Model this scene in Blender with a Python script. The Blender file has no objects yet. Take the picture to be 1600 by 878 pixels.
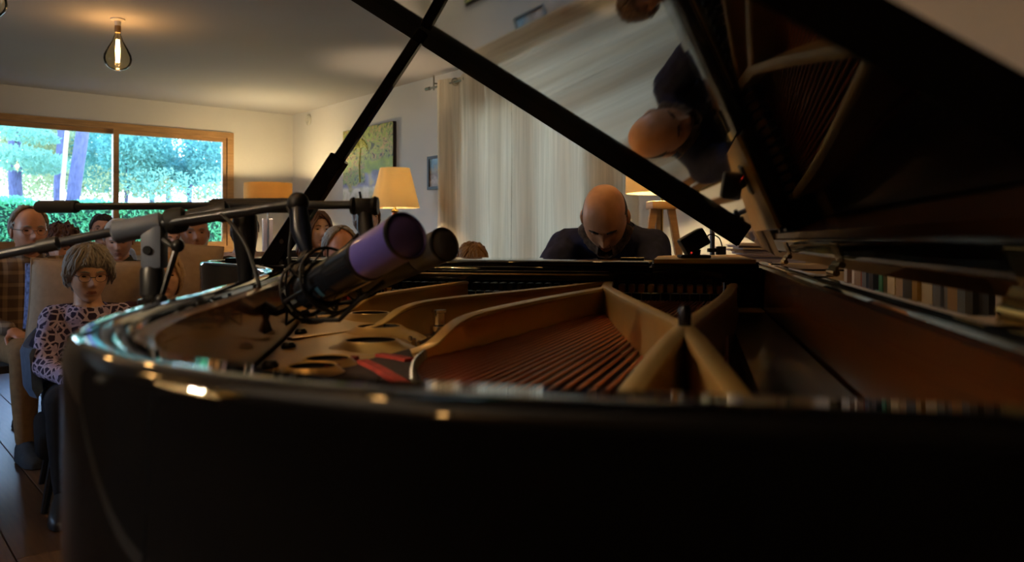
import bpy, bmesh, math, random
import numpy as np
from mathutils import Vector, Matrix, noise
random.seed(7)
C = bpy.context.scene.collection
scene = bpy.context.scene
PI = math.pi

# ------------------------------------------------------------------ camera
CAMZ = 1.05
FPX = 1250.0                      # focal length in pixels of a 1600 px wide frame
cam_data = bpy.data.cameras.new('camera')
cam = bpy.data.objects.new('camera', cam_data)
C.objects.link(cam)
cam.location = (0, 0, CAMZ)
cam.rotation_euler = (PI / 2, 0, 0)
cam_data.sensor_width = 36.0
cam_data.lens = FPX / 1600 * 36.0
cam_data.shift_y = -64 / 1600
cam_data.clip_start = 0.02
cam_data.clip_end = 200
cam_data.dof.use_dof = True
cam_data.dof.focus_distance = 2.35
cam_data.dof.aperture_fstop = 6.5
scene.camera = cam

# ------------------------------------------------------------------ world (evening sky) and exposure
world = bpy.data.worlds.new('evening_sky')
scene.world = world
world.use_nodes = True
wn = world.node_tree
for n in list(wn.nodes):
    wn.nodes.remove(n)
w_out = wn.nodes.new('ShaderNodeOutputWorld')
w_bg = wn.nodes.new('ShaderNodeBackground')
w_tc = wn.nodes.new('ShaderNodeTexCoord')
w_sep = wn.nodes.new('ShaderNodeSeparateXYZ')
w_ramp = wn.nodes.new('ShaderNodeValToRGB')
w_ramp.color_ramp.elements[0].position = 0.0
w_ramp.color_ramp.elements[0].color = (0.72, 0.88, 1.0, 1)
w_ramp.color_ramp.elements[1].position = 0.6
w_ramp.color_ramp.elements[1].color = (0.26, 0.50, 1.0, 1)
w_bg.inputs['Strength'].default_value = 4.0
wn.links.new(w_tc.outputs['Generated'], w_sep.inputs[0])
wn.links.new(w_sep.outputs['Z'], w_ramp.inputs[0])
wn.links.new(w_ramp.outputs['Color'], w_bg.inputs['Color'])
wn.links.new(w_bg.outputs[0], w_out.inputs['Surface'])

scene.view_settings.view_transform = 'Standard'
scene.view_settings.look = 'None'
scene.view_settings.gamma = 1.0
scene.view_settings.use_curve_mapping = False
scene.view_settings.exposure = 2.12
try:
    scene.cycles.max_bounces = 10
    scene.cycles.transparent_max_bounces = 16
    scene.cycles.glossy_bounces = 6
    scene.cycles.sample_clamp_indirect = 4.0
    scene.cycles.blur_glossy = 0.5
    scene.cycles.use_denoising = True
except Exception:
    pass

ADDED_LAMP_W = 50.0
TABLE_LAMP_W, CORNER_LAMP_W, TRIPOD_LAMP_W, BULB_W = 27.0, 31.0, 26.0, 1.1

def lamp(name, loc, watts, col, radius, parent=None):
    d = bpy.data.lights.new(name, 'POINT')
    d.energy = watts
    d.color = col
    d.shadow_soft_size = radius
    o = bpy.data.objects.new(name, d)
    C.objects.link(o)
    if parent:
        o.parent = parent
    o.location = loc
    return o

WARM = (1.0, 0.76, 0.46)
AMBER = (1.0, 0.56, 0.22)

# ------------------------------------------------------------------ helpers
def W(px, py, D):
    """point of the world seen at pixel (px,py) of the 1600x878 photograph at depth D"""
    return Vector(((px - 800) / FPX * D, D, CAMZ - (py - 375) / FPX * D))

def lin(c):
    return tuple((x / 12.92 if x <= 0.04045 else ((x + 0.055) / 1.055) ** 2.4) for x in c)

def hx(s):
    s = s.lstrip('#')
    return lin(tuple(int(s[i:i + 2], 16) / 255 for i in (0, 2, 4)))

def mat(name, col, rough=0.5, metal=0.0, spec=0.5, coat=0.0, noise_scale=None, noise_amt=0.15, stretch=None,
        bump=0.0, bump_scale=None, sub=0.0):
    m = bpy.data.materials.new(name)
    m.use_nodes = True
    nt = m.node_tree
    b = nt.nodes['Principled BSDF']
    b.inputs['Base Color'].default_value = (*col, 1)
    b.inputs['Roughness'].default_value = rough
    b.inputs['Metallic'].default_value = metal
    b.inputs['Specular IOR Level'].default_value = spec
    b.inputs['Coat Weight'].default_value = coat
    b.inputs['Coat Roughness'].default_value = 0.05
    if noise_scale:
        tc = nt.nodes.new('ShaderNodeTexCoord')
        mp = nt.nodes.new('ShaderNodeMapping')
        if stretch:
            mp.inputs['Scale'].default_value = stretch
        nz = nt.nodes.new('ShaderNodeTexNoise')
        nz.inputs['Scale'].default_value = noise_scale
        nz.inputs['Detail'].default_value = 5
        cr = nt.nodes.new('ShaderNodeValToRGB')
        lo = tuple(max(0, c * (1 - noise_amt)) for c in col)
        hi = tuple(min(1, c * (1 + noise_amt)) for c in col)
        cr.color_ramp.elements[0].position = 0.3
        cr.color_ramp.elements[1].position = 0.7
        cr.color_ramp.elements[0].color = (*lo, 1)
        cr.color_ramp.elements[1].color = (*hi, 1)
        nt.links.new(tc.outputs['Object'], mp.inputs[0])
        nt.links.new(mp.outputs[0], nz.inputs[0])
        nt.links.new(nz.outputs[0], cr.inputs[0])
        nt.links.new(cr.outputs[0], b.inputs['Base Color'])
        if bump:
            bp = nt.nodes.new('ShaderNodeBump')
            bp.inputs['Strength'].default_value = bump
            bp.inputs['Distance'].default_value = 0.01
            if bump_scale:
                n2 = nt.nodes.new('ShaderNodeTexNoise')
                n2.inputs['Scale'].default_value = bump_scale
                nt.links.new(mp.outputs[0], n2.inputs[0])
                nt.links.new(n2.outputs[0], bp.inputs['Height'])
            else:
                nt.links.new(nz.outputs[0], bp.inputs['Height'])
            nt.links.new(bp.outputs[0], b.inputs['Normal'])
    return m

def emit_mat(name, col, strength):
    m = bpy.data.materials.new(name)
    m.use_nodes = True
    nt = m.node_tree
    for n in list(nt.nodes):
        nt.nodes.remove(n)
    o = nt.nodes.new('ShaderNodeOutputMaterial')
    e = nt.nodes.new('ShaderNodeEmission')
    e.inputs[0].default_value = (*col, 1)
    e.inputs[1].default_value = strength
    nt.links.new(e.outputs[0], o.inputs[0])
    return m

def translucent_mat(name, col, amount=0.5, grain=None, transparent=0.0):
    m = bpy.data.materials.new(name)
    m.use_nodes = True
    nt = m.node_tree
    for n in list(nt.nodes):
        nt.nodes.remove(n)
    o = nt.nodes.new('ShaderNodeOutputMaterial')
    d = nt.nodes.new('ShaderNodeBsdfDiffuse')
    t = nt.nodes.new('ShaderNodeBsdfTranslucent')
    mx = nt.nodes.new('ShaderNodeMixShader')
    mx.inputs[0].default_value = amount
    d.inputs[0].default_value = (*col, 1)
    t.inputs[0].default_value = (*col, 1)
    if grain:
        tc = nt.nodes.new('ShaderNodeTexCoord')
        mp = nt.nodes.new('ShaderNodeMapping')
        mp.inputs['Scale'].default_value = grain
        nz = nt.nodes.new('ShaderNodeTexNoise')
        nz.inputs['Scale'].default_value = 1.0
        nz.inputs['Detail'].default_value = 4
        cr = nt.nodes.new('ShaderNodeValToRGB')
        cr.color_ramp.elements[0].position = 0.35
        cr.color_ramp.elements[1].position = 0.65
        cr.color_ramp.elements[0].color = (*(c * 0.86 for c in col), 1)
        cr.color_ramp.elements[1].color = (*(min(1, c * 1.07) for c in col), 1)
        nt.links.new(tc.outputs['Object'], mp.inputs[0])
        nt.links.new(mp.outputs[0], nz.inputs[0])
        nt.links.new(nz.outputs[0], cr.inputs[0])
        nt.links.new(cr.outputs[0], d.inputs[0])
        nt.links.new(cr.outputs[0], t.inputs[0])
    nt.links.new(d.outputs[0], mx.inputs[1])
    nt.links.new(t.outputs[0], mx.inputs[2])
    nt.links.new(mx.outputs[0], o.inputs[0])
    return m

def thin_glass(name, tint, ior=1.45):
    m = bpy.data.materials.new(name)
    m.use_nodes = True
    nt = m.node_tree
    for n in list(nt.nodes):
        nt.nodes.remove(n)
    o = nt.nodes.new('ShaderNodeOutputMaterial')
    t = nt.nodes.new('ShaderNodeBsdfTransparent')
    t.inputs[0].default_value = (*tint, 1)
    g = nt.nodes.new('ShaderNodeBsdfGlossy')
    g.inputs['Roughness'].default_value = 0.02
    f = nt.nodes.new('ShaderNodeFresnel')
    f.inputs[0].default_value = ior
    mx = nt.nodes.new('ShaderNodeMixShader')
    nt.links.new(f.outputs[0], mx.inputs[0])
    nt.links.new(t.outputs[0], mx.inputs[1])
    nt.links.new(g.outputs[0], mx.inputs[2])
    nt.links.new(mx.outputs[0], o.inputs[0])
    return m

def finish(bm, smooth_angle=35):
    bmesh.ops.recalc_face_normals(bm, faces=bm.faces)

def obj(name, bm, m, parent=None, smooth=True, angle=35, loc=None, rot=None, recalc=True):
    if recalc:
        bmesh.ops.recalc_face_normals(bm, faces=bm.faces)
    me = bpy.data.meshes.new(name)
    bm.to_mesh(me)
    bm.free()
    return link(name, me, m, parent, smooth, angle, loc, rot)

def link(name, me, m, parent=None, smooth=True, angle=35, loc=None, rot=None):
    if m is not None:
        for mm in (m if isinstance(m, (list, tuple)) else [m]):
            me.materials.append(mm)
    if smooth and len(me.polygons):
        me.polygons.foreach_set('use_smooth', [True] * len(me.polygons))
        me.set_sharp_from_angle(angle=math.radians(angle))
    o = bpy.data.objects.new(name, me)
    C.objects.link(o)
    if parent is not None:
        o.parent = parent
    if loc is not None:
        o.location = loc
    if rot is not None:
        o.rotation_euler = rot
    return o

def tag(o, label=None, cat=None, group=None, kind=None):
    if label: o['label'] = label
    if cat: o['category'] = cat
    if group: o['group'] = group
    if kind: o['kind'] = kind
    return o

def empty(name, loc=(0, 0, 0), rz=0.0, label=None, cat=None, group=None, kind=None):
    o = bpy.data.objects.new(name, None)
    o.empty_display_size = 0.1
    C.objects.link(o)
    o.location = loc
    o.rotation_euler = (0, 0, rz)
    return tag(o, label, cat, group, kind)

def copy_tree(o, parent=None):
    c = o.copy()
    C.objects.link(c)
    if parent is not None:
        c.parent = parent
    for ch in list(o.children):
        copy_tree(ch, c)
    return c

def box(bm, lo, hi, M=None, mi=0):
    vs = []
    for x in (lo[0], hi[0]):
        for y in (lo[1], hi[1]):
            for z in (lo[2], hi[2]):
                v = Vector((x, y, z))
                vs.append(bm.verts.new(M @ v if M is not None else v))
    for f in ((0, 1, 3, 2), (4, 6, 7, 5), (0, 4, 5, 1), (2, 3, 7, 6), (0, 2, 6, 4), (1, 5, 7, 3)):
        bm.faces.new([vs[i] for i in f]).material_index = mi
    return vs

def rbox(bm, lo, hi, r=0.01, seg=2, M=None, mi=0):
    b2 = bmesh.new()
    box(b2, lo, hi)
    bmesh.ops.bevel(b2, geom=list(b2.edges), offset=r, segments=seg, affect='EDGES', profile=0.5)
    merge(bm, b2, M, mi)

def merge(bm, b2, M=None, mi=None):
    mp = {}
    for v in b2.verts:
        mp[v] = bm.verts.new(M @ v.co if M is not None else v.co)
    for f in b2.faces:
        try:
            nf = bm.faces.new([mp[v] for v in f.verts])
            nf.material_index = f.material_index if mi is None else mi
        except ValueError:
            pass
    b2.free()

def frame_axes(t):
    t = t.normalized()
    up = Vector((0, 0, 1)) if abs(t.z) < 0.95 else Vector((1, 0, 0))
    a = up.cross(t).normalized()
    return a, t.cross(a).normalized()

def bridge(bm, r0, r1, mi=0):
    n = len(r0)
    for i in range(n):
        j = (i + 1) % n
        bm.faces.new((r0[i], r0[j], r1[j], r1[i])).material_index = mi

def tube(bm, pts, rad, seg=10, caps=True, mi=0):
    pts = [Vector(p) for p in pts]
    n = len(pts)
    if not isinstance(rad, (list, tuple)):
        rad = [rad] * n
    rings = []
    a = None
    for i, p in enumerate(pts):
        t = (pts[min(i + 1, n - 1)] - pts[max(i - 1, 0)])
        if t.length < 1e-9:
            t = Vector((0, 0, 1))
        t.normalize()
        if a is None:
            a, b = frame_axes(t)
        else:
            a = (a - t * a.dot(t))
            if a.length < 1e-6:
                a, b = frame_axes(t)
            a.normalize()
            b = t.cross(a)
        rings.append([bm.verts.new(p + (a * math.cos(2 * PI * k / seg) + b * math.sin(2 * PI * k / seg)) * rad[i]) for k in range(seg)])
    for i in range(n - 1):
        bridge(bm, rings[i], rings[i + 1], mi)
    if caps:
        bm.faces.new(list(reversed(rings[0]))).material_index = mi
        bm.faces.new(rings[-1]).material_index = mi

def lathe(bm, prof, seg=24, M=None, mi=0, caps=True):
    rings = []
    for r, z in prof:
        ring = []
        for k in range(seg):
            v = Vector((r * math.cos(2 * PI * k / seg), r * math.sin(2 * PI * k / seg), z))
            ring.append(bm.verts.new(M @ v if M is not None else v))
        rings.append(ring)
    for i in range(len(rings) - 1):
        bridge(bm, rings[i], rings[i + 1], mi)
    if caps:
        if prof[0][0] > 1e-5: bm.faces.new(list(reversed(rings[0]))).material_index = mi
        if prof[-1][0] > 1e-5: bm.faces.new(rings[-1]).material_index = mi
    bmesh.ops.remove_doubles(bm, verts=[v for r in (rings[0], rings[-1]) for v in r], dist=1e-6)

def axis_matrix(p, d):
    """matrix whose z axis points along d, at p"""
    d = Vector(d).normalized()
    a, b = frame_axes(d)
    M = Matrix((a, b, d)).transposed().to_4x4()
    M.translation = Vector(p)
    return M

def ball(bm, c, r, seg=12, rings=8, sc=(1, 1, 1), M=None, mi=0):
    b2 = bmesh.new()
    bmesh.ops.create_uvsphere(b2, u_segments=seg, v_segments=rings, radius=r)
    for v in b2.verts:
        v.co = Vector((v.co.x * sc[0], v.co.y * sc[1], v.co.z * sc[2])) + Vector(c)
    merge(bm, b2, M, mi)

def roundcone(bm, p1, r1, p2, r2, seg=10, flat=(1, 1), side=None):
    p1, p2 = Vector(p1), Vector(p2)
    t = (p2 - p1)
    if t.length < 1e-6: t = Vector((0, 0, 1))
    t.normalize()
    if side is not None:
        a = Vector(side); a = (a - t * a.dot(t)).normalized(); b = t.cross(a)
    else:
        a, b = frame_axes(t)
    rings = []
    for ang in (-85, -55, -25, 0):
        s, c = math.sin(math.radians(ang)), math.cos(math.radians(ang))
        rings.append((p1 + t * (r1 * s), r1 * c))
    for ang in (0, 25, 55, 85):
        s, c = math.sin(math.radians(ang)), math.cos(math.radians(ang))
        rings.append((p2 + t * (r2 * s), r2 * c))
    rv = [[bm.verts.new(p + (a * math.cos(2 * PI * k / seg) * flat[0] + b * math.sin(2 * PI * k / seg) * flat[1]) * r) for k in range(seg)] for p, r in rings]
    for i in range(len(rv) - 1):
        bridge(bm, rv[i], rv[i + 1])
    bm.faces.new(list(reversed(rv[0])))
    bm.faces.new(rv[-1])

def loft_ellipses(bm, rings, seg=20):
    """rings: (center, halfwidth, halfdepth, lateral axis, depth axis)"""
    rv = []
    for c, w, d, ax, dx in rings:
        rv.append([bm.verts.new(Vector(c) + Vector(ax) * (w * math.cos(2 * PI * k / seg)) + Vector(dx) * (d * math.sin(2 * PI * k / seg))) for k in range(seg)])
    for i in range(len(rv) - 1):
        bridge(bm, rv[i], rv[i + 1])
    bm.faces.new(list(reversed(rv[0])))
    bm.faces.new(rv[-1])

def prism(bm, pts, z0, z1, M=None, mi=0):
    """polygon in xy extruded from z0 to z1"""
    lo = [bm.verts.new(M @ Vector((x, y, z0)) if M is not None else Vector((x, y, z0))) for x, y in pts]
    hi = [bm.verts.new(M @ Vector((x, y, z1)) if M is not None else Vector((x, y, z1))) for x, y in pts]
    n = len(pts)
    for i in range(n):
        bm.faces.new((lo[i], lo[(i + 1) % n], hi[(i + 1) % n], hi[i])).material_index = mi
    bm.faces.new(list(reversed(lo))).material_index = mi
    bm.faces.new(hi).material_index = mi

def spline(pts, n=8):
    pts = [Vector(p) for p in pts]
    out = []
    m = len(pts)
    for i in range(m - 1):
        p0, p1, p2, p3 = pts[max(i - 1, 0)], pts[i], pts[i + 1], pts[min(i + 2, m - 1)]
        for k in range(n):
            t = k / n
            out.append(0.5 * ((2 * p1) + (p2 - p0) * t + (2 * p0 - 5 * p1 + 4 * p2 - p3) * t * t + (3 * p1 - p0 - 3 * p2 + p3) * t ** 3))
    out.append(pts[-1])
    return out

def remesh(bm, voxel, smooth=4):
    """one continuous surface out of overlapping closed shapes"""
    bmesh.ops.recalc_face_normals(bm, faces=bm.faces)
    me = bpy.data.meshes.new('union')
    bm.to_mesh(me); bm.free()
    o = bpy.data.objects.new('union', me)
    C.objects.link(o)
    md = o.modifiers.new('r', 'REMESH'); md.mode = 'VOXEL'; md.voxel_size = voxel; md.use_smooth_shade = True
    s = o.modifiers.new('s', 'SMOOTH'); s.factor = 0.5; s.iterations = smooth
    dg = bpy.context.evaluated_depsgraph_get()
    out = bpy.data.meshes.new_from_object(o.evaluated_get(dg))
    bpy.data.objects.remove(o); bpy.data.meshes.remove(me)
    out.materials.clear()
    return out

# ------------------------------------------------------------------ shared materials
M_wall = mat('painted_plaster', hx('#c6c0b8'), 0.85, spec=0.2, noise_scale=1.5, noise_amt=0.03)
M_ceil = mat('ceiling_paint', hx('#a7a3a2'), 0.9, spec=0.15, noise_scale=1.0, noise_amt=0.02)
M_floor = mat('parquet_base', hx('#2e2018'), 0.5)
M_oak = mat('oak_frame', hx('#a57a4c'), 0.45, noise_scale=6, stretch=(1, 1, 8), noise_amt=0.2)
M_black = mat('piano_black', (0.004, 0.004, 0.005), 0.035, spec=0.5)
M_satin = mat('satin_black', (0.006, 0.006, 0.007), 0.35, spec=0.35)
M_mah = mat('mahogany', hx('#6b3d1a'), 0.25, coat=0.3, noise_scale=3.0, stretch=(1, 1, 9), noise_amt=0.35)
M_gold = mat('plate_bronze', hx('#d6ae68'), 0.32, metal=0.40, noise_scale=9, noise_amt=0.10)
M_copper = mat('copper_winding', hx('#c9784a'), 0.38, metal=0.85)
M_steel = mat('steel_wire', hx('#a9a49a'), 0.3, metal=1.0)
M_chrome = mat('nickel', hx('#d0ccc6'), 0.12, metal=1.0)
M_brass = mat('brass', hx('#c9a24a'), 0.2, metal=1.0)
M_felt_red = mat('red_felt', hx('#8e2a1c'), 0.95, noise_scale=60, noise_amt=0.3)
M_felt_pale = mat('pale_felt', hx('#b3a288'), 0.95, noise_scale=60, noise_amt=0.2)
M_spruce = mat('soundboard_spruce', hx('#4a321e'), 0.4, coat=0.2, noise_scale=4, stretch=(12, 1, 1), noise_amt=0.25)
M_wood_dark = mat('damper_wood', hx('#dca552'), 0.4)
M_ivory = mat('key_white', hx('#e8e2d2'), 0.2, coat=0.3)
M_mic = mat('matte_black_metal', (0.010, 0.010, 0.012), 0.38, spec=0.5)
M_boom = mat('black_tube', (0.02, 0.021, 0.024), 0.3, spec=0.5)
M_rubber = mat('rubber', (0.008, 0.008, 0.008), 0.6)
# ------------------------------------------------------------------ the room
RC = Vector((-2.55, 9.3, 0))
E1 = Vector((-0.764, -0.645, 0)).normalized()      # along the window wall
E2 = Vector((0.645, -0.764, 0)).normalized()       # along the curtain wall, towards the viewer
RM = Matrix((E1, E2, Vector((0, 0, 1)))).transposed().to_4x4()
RM.translation = RC
RROT = math.atan2(E1.y, E1.x)
RL1, RL2, RH = 6.6, 11.0, 2.5
def R(a, b, z=0): return RM @ Vector((a, b, z))

def wall(name, boxes, m=None):
    bm = bmesh.new()
    for lo, hi in boxes: box(bm, lo, hi, RM)
    return tag(obj(name, bm, m or M_wall, smooth=False), kind='structure')

T = 0.32
WX0, WX1, WZ0, WZ1 = 0.70, 3.12, 0.93, 2.23
wall('wall_far', [((-T, -T, 0), (WX0, 0, RH)), ((WX1, -T, 0), (RL1 + T, 0, RH)), ((WX0, -T, 0), (WX1, 0, WZ0)), ((WX0, -T, WZ1), (WX1, 0, RH))])
D0, D1, DH = 3.45, 4.95, 2.15
wall('wall_right', [((-T, 0, 0), (0, D0, RH)), ((-T, D1, 0), (0, RL2, RH)), ((-T, D0, DH), (0, D1, RH))])
LW0, LW1 = 3.0, 4.1
wall('wall_left', [((RL1, 0, 0), (RL1 + T, LW0, RH)), ((RL1, LW1, 0), (RL1 + T, RL2, RH)), ((RL1, LW0, 0), (RL1 + T, LW1, WZ0)), ((RL1, LW0, WZ1), (RL1 + T, LW1, RH))], mat('brown_panelling_paint', hx('#4d443c'), 0.85))
wall('wall_back', [((-T, RL2, 0), (RL1 + T, RL2 + T, RH))], mat('dark_taupe_paint', hx('#4a443f'), 0.85))
bm = bmesh.new(); box(bm, (-T, -T, RH), (RL1 + T, RL2 + T, RH + 0.15), RM)
tag(obj('ceiling', bm, M_ceil, smooth=False), kind='structure')
bm = bmesh.new(); box(bm, (-T, -T, -0.2), (RL1 + T, RL2 + T, -0.012), RM)
floor = tag(obj('floor', bm, M_floor, smooth=False), kind='structure')
M_planks = [mat('plank_%s' % n, hx(c), 0.42, noise_scale=5, stretch=(14, 1, 1), noise_amt=0.35) for n, c in (('brown', '#4d3526'), ('umber', '#44301f'), ('tan', '#58402c'))]
pw, pl = 0.20, 2.2
row = 0
x = 0.0
plank_mesh = []
for k in range(3):
    bm = bmesh.new(); box(bm, (-pw / 2 + 0.002, -pl / 2 + 0.002, -0.012), (pw / 2 - 0.002, pl / 2 - 0.002, 0.0))
    bmesh.ops.bevel(bm, geom=[e for e in bm.edges if all(v.co.z > -0.001 for v in e.verts)], offset=0.0015, segments=1, affect='EDGES')
    me = bpy.data.meshes.new('plank'); bmesh.ops.recalc_face_normals(bm, faces=bm.faces); bm.to_mesh(me); bm.free()
    me.materials.append(M_planks[k]); plank_mesh.append(me)
while x < RL1 - 0.01:
    y = -((row * 0.83) % pl)
    while y < RL2 - 0.05:
        y0, y1 = max(y, 0), min(y + pl, RL2)
        if y1 - y0 > 0.1:
            p = bpy.data.objects.new('plank', random.choice(plank_mesh))
            C.objects.link(p); p.parent = floor
            p.location = R(x + pw / 2, (y0 + y1) / 2); p.rotation_euler = (0, 0, RROT); p.scale = (1, (y1 - y0) / pl, 1)
        y += pl
    x += pw; row += 1
for nm, lo, hi in (('baseboard_far', (0, 0, 0.0), (RL1, 0.015, 0.09)), ('baseboard_right', (0, 0.015, 0.0), (0.015, D0, 0.09)), ('baseboard_left', (RL1 - 0.015, 0.015, 0), (RL1, RL2, 0.09))):
    bm = bmesh.new(); box(bm, lo, hi, RM); tag(obj(nm, bm, M_wall, smooth=False), kind='structure')

# sliding window with two oak sashes
win = empty('window_1', R(WX0, 0, WZ0), RROT, kind='structure')
WW, WH = WX1 - WX0, WZ1 - WZ0
M_pane = thin_glass('window_glass', (0.96, 0.99, 1.0))
bm = bmesh.new()
for lo, hi in (((0, -0.10, 0), (0.07, 0.02, WH)), ((WW - 0.07, -0.10, 0), (WW, 0.02, WH)), ((0.07, -0.10, 0), (WW - 0.07, 0.02, 0.06)), ((0.07, -0.10, WH - 0.06), (WW - 0.07, 0.02, WH))):
    box(bm, lo, hi)
obj('window_frame', bm, M_oak, win, smooth=False)
bm = bmesh.new(); box(bm, (-0.03, 0.0, -0.035), (WW + 0.03, 0.06, 0.0)); obj('window_sill', bm, M_oak, win, smooth=False)
MID = 1.89 - WX0
M_alu = mat('grey_aluminium', hx('#6d7484'), 0.4, metal=0.4)
for (a, b, yy) in ((0.06, MID + 0.03, -0.045), (MID - 0.03, WW - 0.06, -0.085)):
    bm = bmesh.new()
    s = 0.055
    for lo, hi in (((a, yy, 0.05), (a + s, yy + 0.04, WH - 0.05)), ((b - s, yy, 0.05), (b, yy + 0.04, WH - 0.05)), ((a + s, yy, 0.05), (b - s, yy + 0.04, 0.05 + s)), ((a + s, yy, WH - 0.05 - s), (b - s, yy + 0.04, WH - 0.05))):
        box(bm, lo, hi)
    sash = obj('sash', bm, M_oak, win, smooth=False)
    bm = bmesh.new(); box(bm, (a + s - 0.01, yy + 0.014, 0.05 + s - 0.01), (b - s + 0.01, yy + 0.022, WH - 0.05 - s + 0.01))
    obj('pane', bm, M_pane, sash, smooth=False)
bm = bmesh.new(); box(bm, (MID - 0.035, -0.105, 0.05), (MID - 0.012, -0.09, WH - 0.05)); obj('mullion_strip', bm, M_alu, win, smooth=False)
# outer reveal lining of the wall opening
bm = bmesh.new(); M_reveal = mat('render_reveal', hx('#c9d4e6'), 0.8)
box(bm, (WX0 - 0.0, -T - 0.001, WZ0), (WX0 + 0.012, -0.11, WZ1), RM)
tag(obj('trim_1', bm, M_reveal, smooth=False), kind='structure')

# glazed door behind the curtains
dr = empty('window_2', R(0, D0, 0), RROT, kind='structure')
bm = bmesh.new()
DWD = D1 - D0
for lo, hi in (((-0.12, 0, 0), (-0.05, 0.07, DH)), ((-0.12, DWD - 0.07, 0), (-0.05, DWD, DH)), ((-0.12, 0.07, 0), (-0.05, DWD - 0.07, 0.08)), ((-0.12, 0.07, DH - 0.07), (-0.05, DWD - 0.07, DH)), ((-0.12, DWD / 2 - 0.04, 0.08), (-0.05, DWD / 2 + 0.04, DH - 0.07))):
    box(bm, lo, hi)
f = obj('window_frame', bm, M_oak, dr, smooth=False)
for a, b in ((0.07, DWD / 2 - 0.04), (DWD / 2 + 0.04, DWD - 0.07)):
    bm = bmesh.new(); box(bm, (-0.09, a, 0.08), (-0.082, b, DH - 0.07)); obj('pane', bm, M_pane, f, smooth=False)

# light portals help the renderer sample the daylight that comes through the two glazed openings
def portal(name, a, b, z, nrm, sx, sz):
    d = bpy.data.lights.new(name, 'AREA'); d.shape = 'RECTANGLE'; d.size = sx; d.size_y = sz
    d.cycles.is_portal = True
    o = bpy.data.objects.new(name, d); C.objects.link(o)
    o.matrix_world = Matrix.Translation(R(a, b, z)) @ (-(RM.to_3x3() @ Vector(nrm))).to_track_quat('Z', 'Y').to_matrix().to_4x4()
portal('window_portal', (WX0 + WX1) / 2, -T - 0.02, (WZ0 + WZ1) / 2, (0, 1, 0), WW, WH)
portal('door_portal', -T - 0.02, (D0 + D1) / 2, DH / 2, (1, 0, 0), DWD, DH)

portal('added_window_portal', RL1 + T + 0.02, (LW0 + LW1) / 2, (WZ0 + WZ1) / 2, (-1, 0, 0), LW1 - LW0, WH)
lw = empty('added_window_3', R(RL1, LW0, WZ0), RROT, kind='structure')  # unseen window, added to let in cool fill light
bm = bmesh.new(); LWD = LW1 - LW0
for lo, hi in (((0.0, 0, 0), (0.1, 0.07, WH)), ((0.0, LWD - 0.07, 0), (0.1, LWD, WH)), ((0.0, 0.07, 0), (0.1, LWD - 0.07, 0.07)), ((0.0, 0.07, WH - 0.07), (0.1, LWD - 0.07, WH)), ((0.0, LWD / 2 - 0.04, 0.07), (0.1, LWD / 2 + 0.04, WH - 0.07))):
    box(bm, lo, hi)
f = obj('window_frame', bm, M_oak, lw, smooth=False)
for a, b in ((0.07, LWD / 2 - 0.04), (LWD / 2 + 0.04, LWD - 0.07)):
    bm = bmesh.new(); box(bm, (0.05, a, 0.07), (0.058, b, WH - 0.07)); obj('pane', bm, M_pane, f, smooth=False)

# ------------------------------------------------------------------ curtains
M_curtain = translucent_mat('linen_curtain', hx('#c4b69c'), 0.085, grain=(45, 45, 1.0))
def curtain(b0, b1, label, folds, rough):
    root = empty('curtain', R(0.12, (b0 + b1) / 2, 0.0), RROT, label, 'curtain', 'linen curtains on the long rod')
    bm = bmesh.new()
    n = 150; hw = (b1 - b0) / 2
    zs = [0.02, 0.4, 0.9, 1.4, 1.9, 2.25, 2.405]
    grid = []
    for i in range(n + 1):
        t = i / n
        col = []
        for z in zs:
            amp = 0.034 + 0.010 * math.sin(9 * t + z)
            ph = 2 * PI * folds * t + 0.25 * math.sin(5 * t + 1.3 * z)
            yy = -hw + 2 * hw * t + 0.012 * math.sin(2 * ph)
            xx = amp * math.tanh(1.8 * math.sin(ph)) * (0.8 + 0.2 * z / 2.4) + 0.008 * math.sin(37 * t + 3 * z) * rough
            col.append(bm.verts.new((xx, yy, z)))
        grid.append(col)
    for i in range(n):
        for k in range(len(zs) - 1):
            bm.faces.new((grid[i][k], grid[i + 1][k], grid[i + 1][k + 1], grid[i][k + 1]))
    obj('curtain_cloth', bm, M_curtain, root, angle=60, recalc=False)
    for k in range(folds * 2):
        t = (k + 0.5) / (folds * 2)
        bm = bmesh.new()
        M = axis_matrix((0.0 , -hw + 2 * hw * t, 2.365), (0.35, 1, 0))
        pr = [(0.022 , -0.004), (0.034, -0.004), (0.034, 0.004), (0.022, 0.004), (0.022, -0.004)]
        lathe(bm, pr, 16, M, caps=False)
        obj('eyelet', bm, M_chrome, root)
    return root
curtain(3.12, 4.09, 'pale linen curtain beside the small framed picture, left one of the pair', 3, 1)
curtain(4.10, 5.22, 'pale linen curtain hanging behind the pianist, right one of the pair', 3, 1)
bm = bmesh.new(); tube(bm, [R(0.12, 2.98, 2.365), R(0.12, 5.30, 2.365)], 0.010, 10)
rod = tag(obj('curtain_rod', bm, mat('brushed_steel', hx('#8e877a'), 0.35, metal=1.0)), 'thin metal curtain rod fixed high above the linen curtains', 'curtain rod')
M_rod = rod.data.materials[0]
bm = bmesh.new(); tube(bm, [R(0.12, 2.93, 2.365), R(0.12, 2.99, 2.365)], 0.015, 10); obj('finial', bm, M_rod, rod)
for b in (3.05, 5.26):
    bm = bmesh.new(); tube(bm, [R(0.0, b, 2.40), R(0.12, b, 2.40)], 0.007, 8); tube(bm, [R(0.12, b, 2.34), R(0.12, b, 2.47)], 0.007, 8); obj('bracket', bm, M_rod, rod)

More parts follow.
